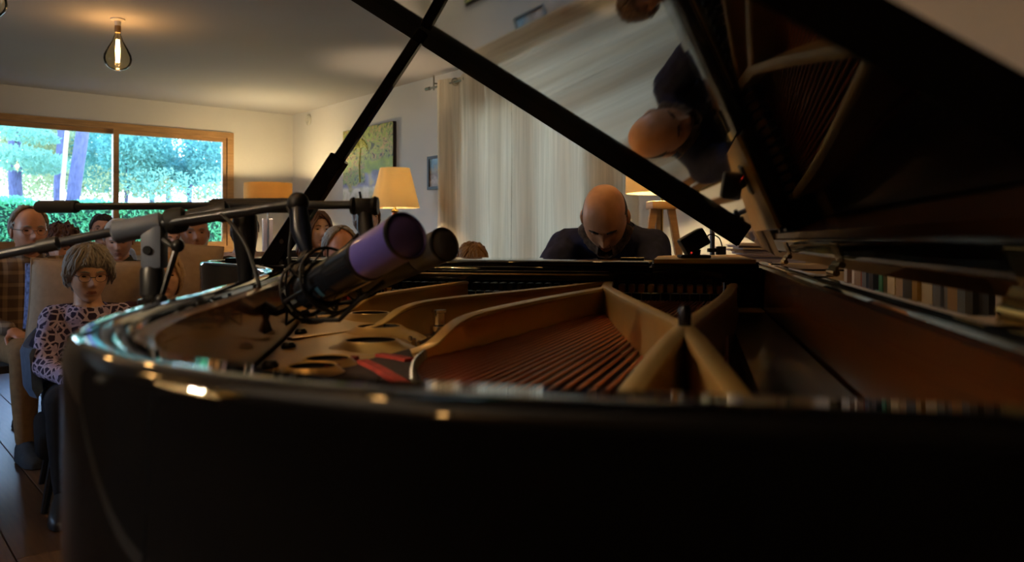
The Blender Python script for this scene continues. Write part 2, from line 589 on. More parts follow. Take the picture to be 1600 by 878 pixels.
# ------------------------------------------------------------------ pictures on the curtain wall
def painting_mat():
    m = bpy.data.materials.new('garden_painting'); m.use_nodes = True
    nt = m.node_tree; b = nt.nodes['Principled BSDF']; b.inputs['Roughness'].default_value = 0.6
    tc = nt.nodes.new('ShaderNodeTexCoord'); L = nt.links
    nz = nt.nodes.new('ShaderNodeTexNoise'); nz.inputs['Scale'].default_value = 7; nz.inputs['Detail'].default_value = 4
    nz2 = nt.nodes.new('ShaderNodeTexNoise'); nz2.inputs['Scale'].default_value = 9; nz2.inputs['Distortion'].default_value = 2.2; nz2.inputs['Detail'].default_value = 3
    L.new(tc.outputs['Object'], nz.inputs[0]); L.new(tc.outputs['Object'], nz2.inputs[0])
    sp = nt.nodes.new('ShaderNodeSeparateXYZ'); L.new(tc.outputs['Object'], sp.inputs[0])
    def ramp(inp, els):
        r = nt.nodes.new('ShaderNodeValToRGB'); r.color_ramp.interpolation = 'LINEAR'
        e = r.color_ramp.elements
        while len(e) < len(els): e.new(0.5)
        for q, (p, c) in zip(e, els): q.position = p; q.color = (*hx(c), 1)
        L.new(inp, r.inputs[0]); return r.outputs[0]
    leaves = ramp(nz2.outputs[0], [(0.30, '#1b2114'), (0.40, '#3a4c22'), (0.46, '#a9b040'), (0.52, '#5f7c3c'), (0.58, '#c8a65a'), (0.68, '#20281a')])
    path = ramp(nz.outputs[0], [(0.3, '#6d6a80'), (0.5, '#9a95b0'), (0.7, '#c9bd86')])
    low = ramp(nz.outputs[0], [(0.3, '#c9c3a8'), (0.5, '#efe9dc'), (0.7, '#a7ab6c')])
    lawn = ramp(nz.outputs[0], [(0.3, '#5f7a1e'), (0.6, '#a5b52c'), (0.75, '#d8c97a')])
    def math_(op, a, bb):
        q = nt.nodes.new('ShaderNodeMath'); q.operation = op; q.use_clamp = False
        for i, v in enumerate((a, bb)):
            if isinstance(v, (int, float)): q.inputs[i].default_value = v
            else: L.new(v, q.inputs[i])
        return q.outputs[0]
    def mixc(f, a, bb):
        q = nt.nodes.new('ShaderNodeMix'); q.data_type = 'RGBA'; L.new(f, q.inputs[0]); L.new(a, q.inputs[6]); L.new(bb, q.inputs[7]); return q.outputs[2]
    zz = math_('ADD', sp.outputs['Z'], math_('MULTIPLY', math_('SUBTRACT', nz.outputs[0], 0.5), 0.12))
    def below(h, soft=40):
        q = nt.nodes.new('ShaderNodeMath'); q.operation = 'MULTIPLY'; q.use_clamp = True
        L.new(math_('SUBTRACT', h, zz), q.inputs[0]); q.inputs[1].default_value = soft; return q.outputs[0]
    c = mixc(below(0.06), leaves, lawn)
    c = mixc(below(-0.06), c, path)
    c = mixc(below(-0.20), c, low)
    # left strip stays leafy (palm) except at the bottom
    lf = nt.nodes.new('ShaderNodeMath'); lf.operation = 'MULTIPLY'; lf.use_clamp = True
    L.new(math_('SUBTRACT', sp.outputs['Y'], -0.02), lf.inputs[0]); lf.inputs[1].default_value = -30
    lb = nt.nodes.new('ShaderNodeMath'); lb.operation = 'MULTIPLY'; L.new(lf.outputs[0], lb.inputs[0])
    inv = math_('SUBTRACT', 1.0, below(-0.17)); L.new(inv, lb.inputs[1])
    c = mixc(lb.outputs[0], c, leaves)
    L.new(c, b.inputs['Base Color'])
    return m
# painting: e2 range from pixels 538..624
pa = empty('garden_painting', R(0.0, 1.77, 1.79), RROT, 'large unframed painting of a green garden above the table lamp', 'painting')
bm = bmesh.new(); rbox(bm, (0.002, -0.49, -0.385), (0.038, 0.49, 0.385), 0.003, 1); obj('canvas_edge', bm, mat('canvas_side', hx('#2a1f1c'), 0.8), pa)
bm = bmesh.new(); box(bm, (0.038, -0.485, -0.380), (0.040, 0.485, 0.380)); obj('painted_canvas', bm, painting_mat(), pa, smooth=False)
bm = bmesh.new()
for z0, z1 in ((-0.16, 0.30),):   # raised brush stroke trunk of the palm
    tube(bm, [(0.041, -0.13, -0.16), (0.041, -0.15, 0.0), (0.041, -0.12, 0.18)], [0.012, 0.010, 0.008], 6)
for k in range(9):
    a = PI * (k / 8)
    tube(bm, [(0.041, -0.12, 0.18), (0.042, -0.12 + 0.09 * math.cos(a), 0.20 + 0.07 * math.sin(a)), (0.041, -0.12 + 0.16 * math.cos(a), 0.13 + 0.11 * math.sin(a))], [0.006, 0.012, 0.002], 5)
obj('palm_brushwork', bm, mat('paint_yellow_green', hx('#b0ad4c'), 0.6, noise_scale=30, noise_amt=0.4), pa)

def picture_mat():
    m = bpy.data.materials.new('small_picture'); m.use_nodes = True
    nt = m.node_tree; b = nt.nodes['Principled BSDF']; b.inputs['Roughness'].default_value = 0.55; L = nt.links
    tc = nt.nodes.new('ShaderNodeTexCoord'); sp = nt.nodes.new('ShaderNodeSeparateXYZ'); L.new(tc.outputs['Object'], sp.inputs[0])
    nz = nt.nodes.new('ShaderNodeTexNoise'); nz.inputs['Scale'].default_value = 25; L.new(tc.outputs['Object'], nz.inputs[0])
    ad = nt.nodes.new('ShaderNodeMath'); ad.operation = 'MULTIPLY_ADD'; ad.inputs[1].default_value = 0.16; L.new(nz.outputs[0], ad.inputs[0]); L.new(sp.outputs['Z'], ad.inputs[2])
    mr = nt.nodes.new('ShaderNodeMapRange'); mr.inputs[1].default_value = -0.06; mr.inputs[2].default_value = 0.22; L.new(ad.outputs[0], mr.inputs[0])
    r = nt.nodes.new('ShaderNodeValToRGB'); e = r.color_ramp.elements
    els = [(0.0, '#8a6f58'), (0.25, '#b08f76'), (0.4, '#6e4d33'), (0.6, '#86775f'), (0.75, '#4d6d84'), (1.0, '#6f9ab5')]
    while len(e) < len(els): e.new(0.5)
    for q, (p, c) in zip(e, els): q.position = p; q.color = (*hx(c), 1)
    L.new(mr.outputs[0], r.inputs[0]); L.new(r.outputs[0], b.inputs['Base Color'])
    return m
fr = empty('framed_picture', R(0.0, 2.94, 1.645), RROT, 'small dark framed picture hung between the table lamp and the curtain', 'picture')
bm = bmesh.new()
hw, hh, s = 0.13, 0.148, 0.026
for lo, hi in (((0.002, -hw, -hh), (0.028, -hw + s, hh)), ((0.002, hw - s, -hh), (0.028, hw, hh)), ((0.002, -hw + s, -hh), (0.028, hw - s, -hh + s)), ((0.002, -hw + s, hh - s), (0.028, hw - s, hh))):
    box(bm, lo, hi)
obj('picture_frame', bm, mat('dark_frame', hx('#1a1615'), 0.6), fr, smooth=False)
bm = bmesh.new(); box(bm, (0.004, -hw + s, -hh + s), (0.016, hw - s, hh - s)); obj('picture_print', bm, picture_mat(), fr, smooth=False)

# round air vent near the corner
bm = bmesh.new()
MV = RM @ Matrix.Translation((0.0, 0.42, 2.40)) @ Matrix.Rotation(PI / 2, 4, 'Y')
lathe(bm, [(0.062, 0.001), (0.062, 0.012), (0.050, 0.022), (0.036, 0.022), (0.030, 0.014), (0.028, 0.024), (0.0, 0.027)], 24, MV)
tag(obj('air_vent', bm, mat('vent_plastic', hx('#b9b3a6'), 0.5)), 'small round plastic air vent high on the wall by the corner', 'vent')

# ------------------------------------------------------------------ lamps
M_shade = translucent_mat('lamp_shade_cream', hx('#e6d3a6'), 0.5)
M_shade2 = translucent_mat('lamp_shade_tan', hx('#b4935f'), 0.30)
M_shade3 = translucent_mat('lamp_shade_oatmeal', hx('#e0c898'), 0.4)
def shade(bm, prof, th=0.004, seg=40):
    pr = prof + [(r - th, z) for r, z in reversed(prof)] + [prof[0]]
    lathe(bm, pr, seg, caps=False)
M_lit = emit_mat('glowing_bulb', (1.0, 0.72, 0.38), 6.0)

tp = W(617, 325, 6.6)
tl = empty('table_lamp', (tp.x, tp.y, 0.78), 0, 'lit table lamp with a wide cream conical shade below the garden painting', 'lamp')
bm = bmesh.new(); shade(bm, [(0.205, 0.535), (0.122, 0.862)]); obj('lamp_shade', bm, M_shade, tl)
bm = bmesh.new(); lathe(bm, [(0.10, 0.0), (0.10, 0.02), (0.05, 0.05), (0.075, 0.14), (0.12, 0.25), (0.13, 0.32), (0.09, 0.42), (0.03, 0.46), (0.022, 0.50)], 28)
obj('lamp_base', bm, mat('glazed_terracotta', hx('#b5683f'), 0.2, coat=0.5), tl)
bm = bmesh.new(); tube(bm, [(0, 0, 0.50), (0, 0, 0.60)], 0.011, 10); lathe(bm, [(0.030, 0.50), (0.034, 0.512), (0.012, 0.526)], 16); obj('lamp_neck', bm, M_brass, tl)
bm = bmesh.new(); ball(bm, (0, 0, 0.66), 0.032, sc=(1, 1, 1.25)); obj('light_bulb', bm, M_lit, tl)
lamp('table_lamp_light', (0, 0, 0.66), TABLE_LAMP_W, WARM, 0.035, tl)
st = empty('side_table', (tp.x, tp.y, 0), 0, 'small round wooden side table under the lit cream table lamp', 'table')
bm = bmesh.new(); lathe(bm, [(0.26, 0.745), (0.27, 0.752), (0.27, 0.772), (0.26, 0.78)], 36); obj('table_top', bm, M_oak, st)
for k in range(3):
    a = 2 * PI * k / 3 + 0.4
    bm = bmesh.new(); tube(bm, [(0.15 * math.cos(a), 0.15 * math.sin(a), 0.745), (0.22 * math.cos(a), 0.22 * math.sin(a), 0)], [0.02, 0.013], 10); obj('leg', bm, M_oak, st)

cp = W(419, 316, 8.25)
cl = empty('floor_lamp', (cp.x, cp.y, 0), RROT, 'lit floor lamp with a tan drum shade in the far corner beside the window', 'lamp')
bm = bmesh.new(); shade(bm, [(0.24, 1.445), (0.24, 1.635)]); obj('lamp_shade', bm, M_shade2, cl)
bm = bmesh.new(); lathe(bm, [(0.15, 0), (0.15, 0.02), (0.02, 0.03)], 28); obj('lamp_base', bm, M_satin, cl)
bm = bmesh.new(); tube(bm, [(0, 0, 0.02), (0, 0, 1.50)], 0.010, 10); obj('pole', bm, M_alu, cl)
bm = bmesh.new(); rbox(bm, (-0.055, -0.02, 0.25), (0.055, -0.008, 1.27), 0.003, 1); obj('glass_slab', bm, mat('pale_lilac_slab', hx('#b9aec0'), 0.15), cl)
bm = bmesh.new(); ball(bm, (0, 0, 1.55), 0.03, sc=(1, 1, 1.2)); obj('light_bulb', bm, M_lit, cl)
lamp('floor_lamp_light', (0, 0, 1.56), CORNER_LAMP_W, (1.0, 0.80, 0.42), 0.035, cl)

rp = W(1034, 318, 4.55)
rl = empty('floor_lamp', (rp.x, rp.y, 0), 0.15, 'lit tripod floor lamp with pale wooden legs behind the pianist', 'lamp')
bm = bmesh.new(); shade(bm, [(0.205, 1.315), (0.195, 1.60)]); obj('lamp_shade', bm, M_shade3, rl)
M_ash = mat('pale_ash', hx('#a8835c'), 0.5, noise_scale=5, stretch=(1, 1, 10))
bm = bmesh.new(); rbox(bm, (-0.075, -0.06, 1.225), (0.075, 0.06, 1.27), 0.006); obj('tripod_head', bm, M_ash, rl)
for k, (dx, dy) in enumerate(((-1, -0.25), (1, -0.25), (0, 0.9))):
    bm = bmesh.new()
    p0, p1 = Vector((dx * 0.05, dy * 0.04, 1.24)), Vector((dx * 0.24, dy * 0.24, 0))
    d = (p1 - p0).normalized(); sd = Vector((1, 0, 0)); dd = d.cross(sd).normalized()
    ring = lambda p, w, t: [bm.verts.new(p + sd * a * w + dd * b * t) for a, b in ((-1, -1), (1, -1), (1, 1), (-1, 1))]
    r0, r1 = ring(p0, 0.021, 0.012), ring(p1, 0.017, 0.010)
    bridge(bm, r0, r1); bm.faces.new(r0); bm.faces.new(r1)
    obj('leg', bm, M_ash, rl, smooth=False)
bm = bmesh.new(); tube(bm, [(0, 0, 0.55), (0, 0, 1.42)], 0.008, 10); obj('pole', bm, M_brass, rl)
bm = bmesh.new(); ball(bm, (0, 0, 1.44), 0.03, sc=(1, 1, 1.2)); obj('light_bulb', bm, M_lit, rl)
lamp('tripod_lamp_light', (0, 0, 1.44), TRIPOD_LAMP_W, (1.0, 0.78, 0.42), 0.035, rl)

nl = empty('floor_lamp', (-1.10, 0.38, 0), 0, 'added floor lamp with an oatmeal drum shade, out of view beside the piano tail', 'lamp')  # unseen lamp, added to brighten the inside of the piano
bm = bmesh.new(); shade(bm, [(0.19, 1.42), (0.17, 1.66)]); obj('lamp_shade', bm, M_shade3, nl)
bm = bmesh.new(); lathe(bm, [(0.14, 0), (0.14, 0.02), (0.02, 0.03)], 28); obj('lamp_base', bm, M_satin, nl)
bm = bmesh.new(); tube(bm, [(0, 0, 0.02), (0, 0, 1.46)], 0.010, 10); obj('pole', bm, M_alu, nl)
bm = bmesh.new(); ball(bm, (0, 0, 1.50), 0.03, sc=(1, 1, 1.2)); obj('light_bulb', bm, M_lit, nl)
lamp('added_lamp_light', (0, 0, 1.50), ADDED_LAMP_W, (1.0, 0.80, 0.55), 0.035, nl)

# big bare bulbs under the ceiling
M_bulbglass = thin_glass('amber_bulb_glass', (1.0, 0.90, 0.70), 1.18)
M_fil = emit_mat('filament', (1.0, 0.60, 0.22), 12.0)
M_socket = mat('lamp_socket', hx('#8a6a45'), 0.4, metal=0.5)
def bulb(p, label, group=None):
    e = empty('ceiling_bulb', (p[0], p[1], RH), 0, label, 'light bulb', group)
    bm = bmesh.new(); lathe(bm, [(0.045, 0), (0.045, -0.008), (0.020, -0.016), (0.018, -0.05)], 20); obj('ceiling_rose', bm, mat('rose_white', hx('#c9c0b4'), 0.5), e)
    bm = bmesh.new(); lathe(bm, [(0.0, -0.04), (0.019, -0.045), (0.020, -0.075), (0.018, -0.09)], 16); obj('socket', bm, M_socket, e)
    bm = bmesh.new(); lathe(bm, [(0.016, -0.085), (0.020, -0.105), (0.034, -0.145), (0.060, -0.190), (0.082, -0.235), (0.086, -0.265), (0.076, -0.300), (0.050, -0.325), (0.022, -0.335), (0.0, -0.337)], 28, caps=False)
    g = obj('glass_globe', bm, M_bulbglass, e)
    bm = bmesh.new()
    for k in range(4):
        a = PI / 2 * k
        tube(bm, [(0.008 * math.cos(a), 0.008 * math.sin(a), -0.135), (0.013 * math.cos(a), 0.013 * math.sin(a), -0.21), (0.009 * math.cos(a), 0.009 * math.sin(a), -0.285)], 0.0028, 6)
    obj('filament', bm, M_fil, e)
    bm = bmesh.new(); tube(bm, [(0, 0, -0.08), (0, 0, -0.30)], 0.0025, 6); obj('glass_stem', bm, M_chrome, e)
    lamp('bulb_light', (0, 0, -0.21), BULB_W, AMBER, 0.03, e)
    return e
b1 = W(184, 30, 5.25); bulb(b1, 'big amber globe bulb glowing on the ceiling in front of the window')
b2 = Vector((-2.62, 4.0, 0)); bulb(b2, 'amber globe bulb cut off by the top left corner of the picture')
for bx, by, bl in ((-0.75, 3.3, 'added unseen amber globe bulb on the ceiling between the audience and the pianist'), (0.45, 3.05, 'added unseen amber globe bulb on the ceiling above the pianist'), (0.0, 2.75, 'added unseen amber globe bulb on the ceiling just in front of the pianist'), (1.7, 1.6, 'added unseen amber globe bulb on the ceiling right of the piano lid'), (-0.9, -0.6, 'added unseen amber globe bulb on the ceiling behind the piano tail'), (-2.0, 1.5, 'added unseen amber globe bulb on the ceiling left of the piano'), (-0.6, 0.9, 'added unseen amber globe bulb on the ceiling above the piano tail')):
    bulb((bx, by), bl)  # bulbs out of view, added for more light on piano and pianist
# ------------------------------------------------------------------ garden beyond the window
bm = bmesh.new(); box(bm, (-14, -30, -0.35), (22, -T - 0.02, -0.15), RM)
tag(obj('lawn', bm, mat('lawn_green', hx('#2c3a1c'), 0.9, noise_scale=8, noise_amt=0.4), smooth=False), kind='structure')

def leaf_cloud(blobs, n, size, seed):
    rnd = random.Random(seed)
    vs, fs = [], []
    tot = sum(b[3] * b[4] * b[5] for b in blobs)
    for (cx, cy, cz, rx, ry, rz) in blobs:
        k = int(2.6 * n * rx * ry * rz / tot)
        for _ in range(k):
            while True:
                p = Vector((rnd.uniform(-1, 1), rnd.uniform(-1, 1), rnd.uniform(-1, 1)))
                if 0.15 < p.length < 1: break
            c = Vector((cx + p.x * rx, cy + p.y * ry, cz + p.z * rz))
            a = Vector((rnd.gauss(0, 1), rnd.gauss(0, 1), rnd.gauss(0, 1))).normalized()
            b = a.orthogonal().normalized()
            s = 0.62 * size * rnd.uniform(0.6, 1.4)
            i = len(vs)
            vs += [c - a * s, c - b * s * 0.35, c + a * s, c + b * s * 0.35]
            fs.append((i, i + 1, i + 2, i + 3))
    me = bpy.data.meshes.new('foliage'); me.from_pydata([tuple(v) for v in vs], [], fs); me.update()
    return me

LEAF = [translucent_mat('leaf_%s' % n, hx(c), 0.45) for n, c in (('teal', '#6a9c8c'), ('olive', '#8f9468'), ('green', '#78a086'), ('dark', '#5a8a80'), ('hedge', '#6cb47c'))]
M_bark = mat('pine_bark', hx('#45455e'), 0.9, noise_scale=10, stretch=(3, 3, 1), noise_amt=0.35, bump=0.4)
M_bark_pale = mat('pale_bark', hx('#c0a890'), 0.9, noise_scale=10, stretch=(3, 3, 1), noise_amt=0.25)

def tree(base_px, D, lean_px, r, blobs, leaf, n, size, label, bark=M_bark, group='garden trees outside the window'):
    """trunk from the ground through pixel base_px (y 310) up towards lean_px (y 190)"""
    p0 = W(base_px, 312, D); p1 = W(lean_px, 190, D)
    d = (p1 - p0) / (p1.z - p0.z)
    g = p0 + d * (-0.15 - p0.z)
    root = empty('tree', g, 0, label, 'tree', group)
    bm = bmesh.new()
    top = p1 + d * 4.0
    pts = [g + (top - g) * t - g for t in (0, 0.1, 0.3, 0.5, 0.75, 1.0)]
    for i, p in enumerate(pts): p += Vector((0.06 * math.sin(i * 1.7 + D), 0, 0))
    tube(bm, pts, [r * 1.35, r * 1.1, r, r * 0.92, r * 0.8, r * 0.6], 14)
    obj('trunk', bm, bark, root)
    if blobs:
        bl = []
        for (px, py, DD, wpx, hpx) in blobs:
            c = W(px, py, DD) - g
            bl.append((c.x, c.y, c.z, wpx / FPX * DD, 1.1, hpx / FPX * DD))
            m = bmesh.new()
        me = leaf_cloud(bl, n, size, int(D * 37 + base_px))
        f = link('foliage', me, leaf, root, smooth=False); f['kind'] = 'stuff'
        bm = bmesh.new()
        for b in bl:
            c = Vector(b[:3]); t0 = pts[2] + (pts[5] - pts[2]) * min(1, max(0, (c.z - pts[2].z) / (pts[5].z - pts[2].z + 1e-6)) * 0.8)
            tube(bm, [t0, (t0 + c) / 2 + Vector((0, 0, 0.1)), c], [r * 0.3, r * 0.2, r * 0.08], 6)
        obj('branch', bm, bark, root)
    return root
tree(27, 13.0, 27, 0.10, [(45, 250, 12.6, 26, 22), (30, 205, 12.4, 22, 16)], LEAF[2], 900, 0.07, 'garden tree trunk at the left end of the window with green sprays')
tree(94, 14.5, 95, 0.065, [(62, 215, 15.0, 50, 30)], LEAF[1], 1300, 0.07, 'dark slim garden trunk touching the pale leaning trunk')
tree(99, 13.0, 110, 0.035, None, None, 0, 0, 'slim pale trunk leaning between two darker garden trunks', M_bark_pale)
tree(114, 12.6, 136, 0.10, [(160, 190, 13.5, 36, 22)], LEAF[0], 700, 0.07, 'thick bluish trunk leaning right in the left half of the window')
tree(196, 16.0, 196, 0.04, [(210, 240, 16, 40, 60), (158, 240, 16.4, 30, 62), (235, 225, 16, 34, 40)], LEAF[0], 4300, 0.075, 'bushy blue green tree behind the middle bar of the window')
tree(292, 17.0, 294, 0.05, [(296, 268, 17, 22, 22), (325, 240, 16.5, 26, 46)], LEAF[3], 2300, 0.075, 'dark conifer in the right half of the window')
tree(240, 20.0, 242, 0.06, [(240, 275, 20, 60, 38), (150, 270, 20, 60, 40), (325, 280, 20, 50, 36), (55, 275, 20, 50, 34)], LEAF[1], 4300, 0.085, 'wide olive tree low behind the hedge')
tree(262, 22.0, 262, 0.06, [(225, 260, 22, 60, 50), (120, 240, 22, 80, 60), (50, 235, 22, 50, 40)], LEAF[3], 3600, 0.09, 'tall hazy tree far behind the others in the window')
for bx, lab in ((60, 'loose pale green bush behind the left part of the hedge'), (160, 'loose pale green bush behind the hedge near the middle window bar'), (250, 'loose pale green bush behind the right part of the hedge'), (330, 'loose pale green bush behind the hedge at the right end of the window')):
    g = W(bx, 312, 15.0); g = Vector((g.x, 15.0, -0.15))
    root = empty('bush', g, 0, lab, 'bush', 'loose bushes behind the hedge')
    c = W(bx, 290, 15.0) - g
    f = link('foliage', leaf_cloud([(c.x, 0, c.z, 0.66, 0.5, 0.36), (c.x, 0, c.z * 0.55, 0.6, 0.5, 0.6)], 520, 0.06, bx), LEAF[2 if bx % 4 else 1], root, smooth=False); f['kind'] = 'stuff'
    for k in range(4):
        bm = bmesh.new(); tube(bm, [(0.05 * k - 0.07, 0, 0), ((k - 1.5) * 0.25, 0, c.z * 0.9)], [0.02, 0.006], 6); obj('stem', bm, M_bark, root)
# clipped hedge, leaves over a dark core
hd = empty('hedge', (W(180, 375, 11.3).x, 11.3, -0.15), RROT, 'clipped bright green hedge running below the trees outside the window', 'hedge')
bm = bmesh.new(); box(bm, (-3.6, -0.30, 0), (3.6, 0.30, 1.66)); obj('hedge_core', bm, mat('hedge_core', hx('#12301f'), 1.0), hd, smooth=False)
rnd = random.Random(3); vs, fs = [], []
for _ in range(34000):
    face = rnd.random()
    x = rnd.uniform(-3.6, 3.6)
    if face < 0.25: c = Vector((x, rnd.uniform(-0.32, 0.32), 1.66 + rnd.uniform(-0.03, 0.07 + 0.04 * math.sin(x * 6))))
    else: c = Vector((x, 0.32 + rnd.uniform(-0.05, 0.05 + 0.03 * math.sin(7 * x)), rnd.uniform(0.05, 1.70)))
    a = Vector((rnd.gauss(0, 1), rnd.gauss(0, 1), rnd.gauss(0, 1))).normalized(); b = a.orthogonal().normalized(); s = 0.032 * rnd.uniform(0.6, 1.4)
    i = len(vs); vs += [c - a * s, c - b * s * 0.5, c + a * s, c + b * s * 0.5]; fs.append((i, i + 1, i + 2, i + 3))
me = bpy.data.meshes.new('hedge_leaves'); me.from_pydata([tuple(v) for v in vs], [], fs); me.update()
f = link('hedge_leaves', me, LEAF[4], hd, smooth=False); f['kind'] = 'stuff'
# ------------------------------------------------------------------ grand piano
# local axes: -x runs from the straight bass side (spine) to the treble, +y from the tail to the pianist
UA = Vector((0.214, 0.977, 0)).normalized()
PROT = math.atan2(-UA.x, UA.y)
PO = Vector((0.585, 1.90, 0))
piano = empty('grand_piano', PO, PROT, 'polished black grand piano with open lid and bronze iron frame', 'piano')
RZ = CAMZ - 0.053            # height of the rim
def P(q, a, z): return Vector((-q, a, z))
PM = Matrix.Translation(PO) @ Matrix.Rotation(PROT, 4, 'Z')
PMI = PM.inverted()
def px_plane(px, py, z):
    """local (q, a) of the horizontal plane z seen at a pixel of the photograph"""
    D = (CAMZ - z) * FPX / (py - 375)
    l = PMI @ Vector(((px - 800) / FPX * D, D, z))
    return (-l.x, l.y)

out_ctrl = [(-0.04, 0.06), (-0.04, -0.6), (-0.04, -1.2), (-0.04, -1.62), (-0.026, -1.70), (0.04, -1.727), (0.18, -1.73), (0.27, -1.727), (0.36, -1.705), (0.45, -1.655),
            (0.535, -1.56), (0.60, -1.43), (0.645, -1.30), (0.705, -1.14), (0.765, -0.98), (0.825, -0.83), (0.905, -0.66), (1.03, -0.50),
            (1.18, -0.365), (1.31, -0.255), (1.385, -0.14), (1.42, 0.0), (1.42, 0.06)]
out_path = [(v.x, v.y) for v in spline([(q, a, 0) for q, a in out_ctrl], 8)]
def offset(path, d):
    res = []
    for i, (x, y) in enumerate(path):
        x0, y0 = path[max(i - 1, 0)]; x1, y1 = path[min(i + 1, len(path) - 1)]
        tx, ty = x1 - x0, y1 - y0; l = math.hypot(tx, ty) or 1
        # path runs spine -> tail -> bentside, the inside lies to its left in (q,a)
        res.append((x - ty / l * d, y + tx / l * d))
    return res
RT = 0.036
in_path = offset(out_path, RT)
def strip(bm, path_a, path_b, za, zb, mi=0):
    A = [bm.verts.new(P(q, a, za)) for q, a in path_a]
    B = [bm.verts.new(P(q, a, zb)) for q, a in path_b]
    for i in range(len(A) - 1):
        bm.faces.new((A[i], A[i + 1], B[i + 1], B[i])).material_index = mi
def ribbon(bm, sections):
    """sweep: list of (path, z) making a closed cross-section"""
    rows = [[bm.verts.new(P(q, a, z)) for q, a in p] for p, z in sections]
    m = len(rows)
    for k in range(m):
        A, B = rows[k], rows[(k + 1) % m]
        for i in range(len(A) - 1):
            bm.faces.new((A[i], A[i + 1], B[i + 1], B[i]))
    bm.faces.new([r[0] for r in rows]); bm.faces.new([r[-1] for r in reversed(rows)])
bm = bmesh.new()
b_ = 0.006
sec = [(out_path, RZ - 0.34), (out_path, RZ - b_ * 1.7), (offset(out_path, b_ * 0.3), RZ - b_ * 0.7), (offset(out_path, b_), RZ - b_ * 0.15), (offset(out_path, b_ * 1.8), RZ),
       (offset(out_path, RT - 0.003), RZ), (offset(out_path, RT), RZ - 0.003), (in_path, RZ - 0.34)]
ribbon(bm, sec)
obj('rim', bm, M_black, piano, angle=50)
bm = bmesh.new()
i1, i2 = offset(out_path, RT + 0.0005), offset(out_path, RT + 0.012)
ribbon(bm, [(i1, RZ - 0.16), (i1, RZ - 0.006), (i2, RZ - 0.008), (i2, RZ - 0.16)])
obj('inner_rim', bm, M_mah, piano, angle=50)
# keybed and bottom frame
bm = bmesh.new(); rbox(bm, (-1.42, 0.0, 0.60), (0.04, 0.36, 0.665), 0.006); obj('keybed', bm, M_black, piano)
bm = bmesh.new(); prism(bm, [(-q, a) for q, a in offset(out_path, RT + 0.02)], RZ - 0.20, RZ - 0.155); obj('soundboard', bm, M_spruce, piano, smooth=False)
for pts in ([(0.12, -0.05), (0.45, -1.5)], [(0.7, -0.05), (0.4, -1.45)], [(1.2, -0.1), (0.5, -1.3)]):
    bm = bmesh.new(); tube(bm, [P(pts[0][0], pts[0][1], RZ - 0.27), P(pts[1][0], pts[1][1], RZ - 0.27)], 0.045, 8); obj('brace', bm, M_mah, piano)
# legs with casters
for q, a in ((0.12, 0.12), (1.30, 0.12), (0.27, -1.50)):
    bm = bmesh.new()
    Mx = Matrix.Translation(P(q, a, 0))
    pr = [(0.030, 0.085), (0.036, 0.09), (0.045, 0.30), (0.058, 0.56), (0.075, 0.60), (0.080, 0.64)]
    if a < -1: pr = pr + [(0.08, RZ - 0.30)]
    lathe(bm, pr, 8, Mx); leg = obj('leg', bm, M_black, piano, angle=20)
    bm = bmesh.new(); lathe(bm, [(0.034, -0.016), (0.036, -0.01), (0.036, 0.01), (0.034, 0.016)], 18, Mx @ Matrix.Translation((0, 0, 0.036)) @ Matrix.Rotation(PI / 2, 4, 'X'))
    box(bm, (-0.012, -0.02, 0.04), (0.012, 0.02, 0.09), Mx)
    obj('caster', bm, M_brass, leg)
# pedal lyre
bm = bmesh.new()
for dx in (-0.06, 0.06): tube(bm, [P(0.71 + dx * 0.5, 0.2, 0.60), P(0.71 + dx * 1.3, 0.2, 0.35), P(0.71 + dx * 1.3, 0.2, 0.14)], 0.014, 8)
rbox(bm, (-0.71 - 0.14, 0.13, 0.06), (-0.71 + 0.14, 0.25, 0.14), 0.008)
lyre = obj('pedal_lyre', bm, M_black, piano)
for dx in (-0.07, 0, 0.07):
    bm = bmesh.new(); rbox(bm, (-0.71 + dx - 0.012, 0.24, 0.075), (-0.71 + dx + 0.012, 0.36, 0.087), 0.004); obj('pedal', bm, M_brass, lyre)
# arms (cheeks) at both ends of the keyboard, with their curved outline
arm_prof = [(0.06, 0.665), (0.355, 0.665), (0.36, 0.72), (0.345, 0.765), (0.31, 0.785), (0.26, 0.795), (0.21, 0.82), (0.175, 0.865), (0.155, 0.92), (0.13, 0.965), (0.09, 0.99), (0.06, RZ)]
for q0, q1 in ((-0.04, 0.075), (1.345, 1.42)):
    bm = bmesh.new()
    A = [bm.verts.new(P(q0, a, z)) for a, z in arm_prof]; B = [bm.verts.new(P(q1, a, z)) for a, z in arm_prof]
    n = len(A)
    for i in range(n): bm.faces.new((A[i], A[(i + 1) % n], B[(i + 1) % n], B[i]))
    bm.faces.new(A); bm.faces.new(list(reversed(B)))
    bmesh.ops.bevel(bm, geom=[e for e in bm.edges], offset=0.003, segments=1, affect='EDGES')
    obj('arm', bm, M_black, piano)
bm = bmesh.new(); rbox(bm, (-1.345, 0.325, 0.665), (-0.075, 0.355, 0.72), 0.004); obj('key_slip', bm, M_black, piano)
for q0, q1 in ((0.075, 0.105), (1.315, 1.345)):
    bm = bmesh.new(); rbox(bm, (-q1, 0.12, 0.665), (-q0, 0.325, 0.735), 0.004); obj('key_block', bm, M_black, piano)
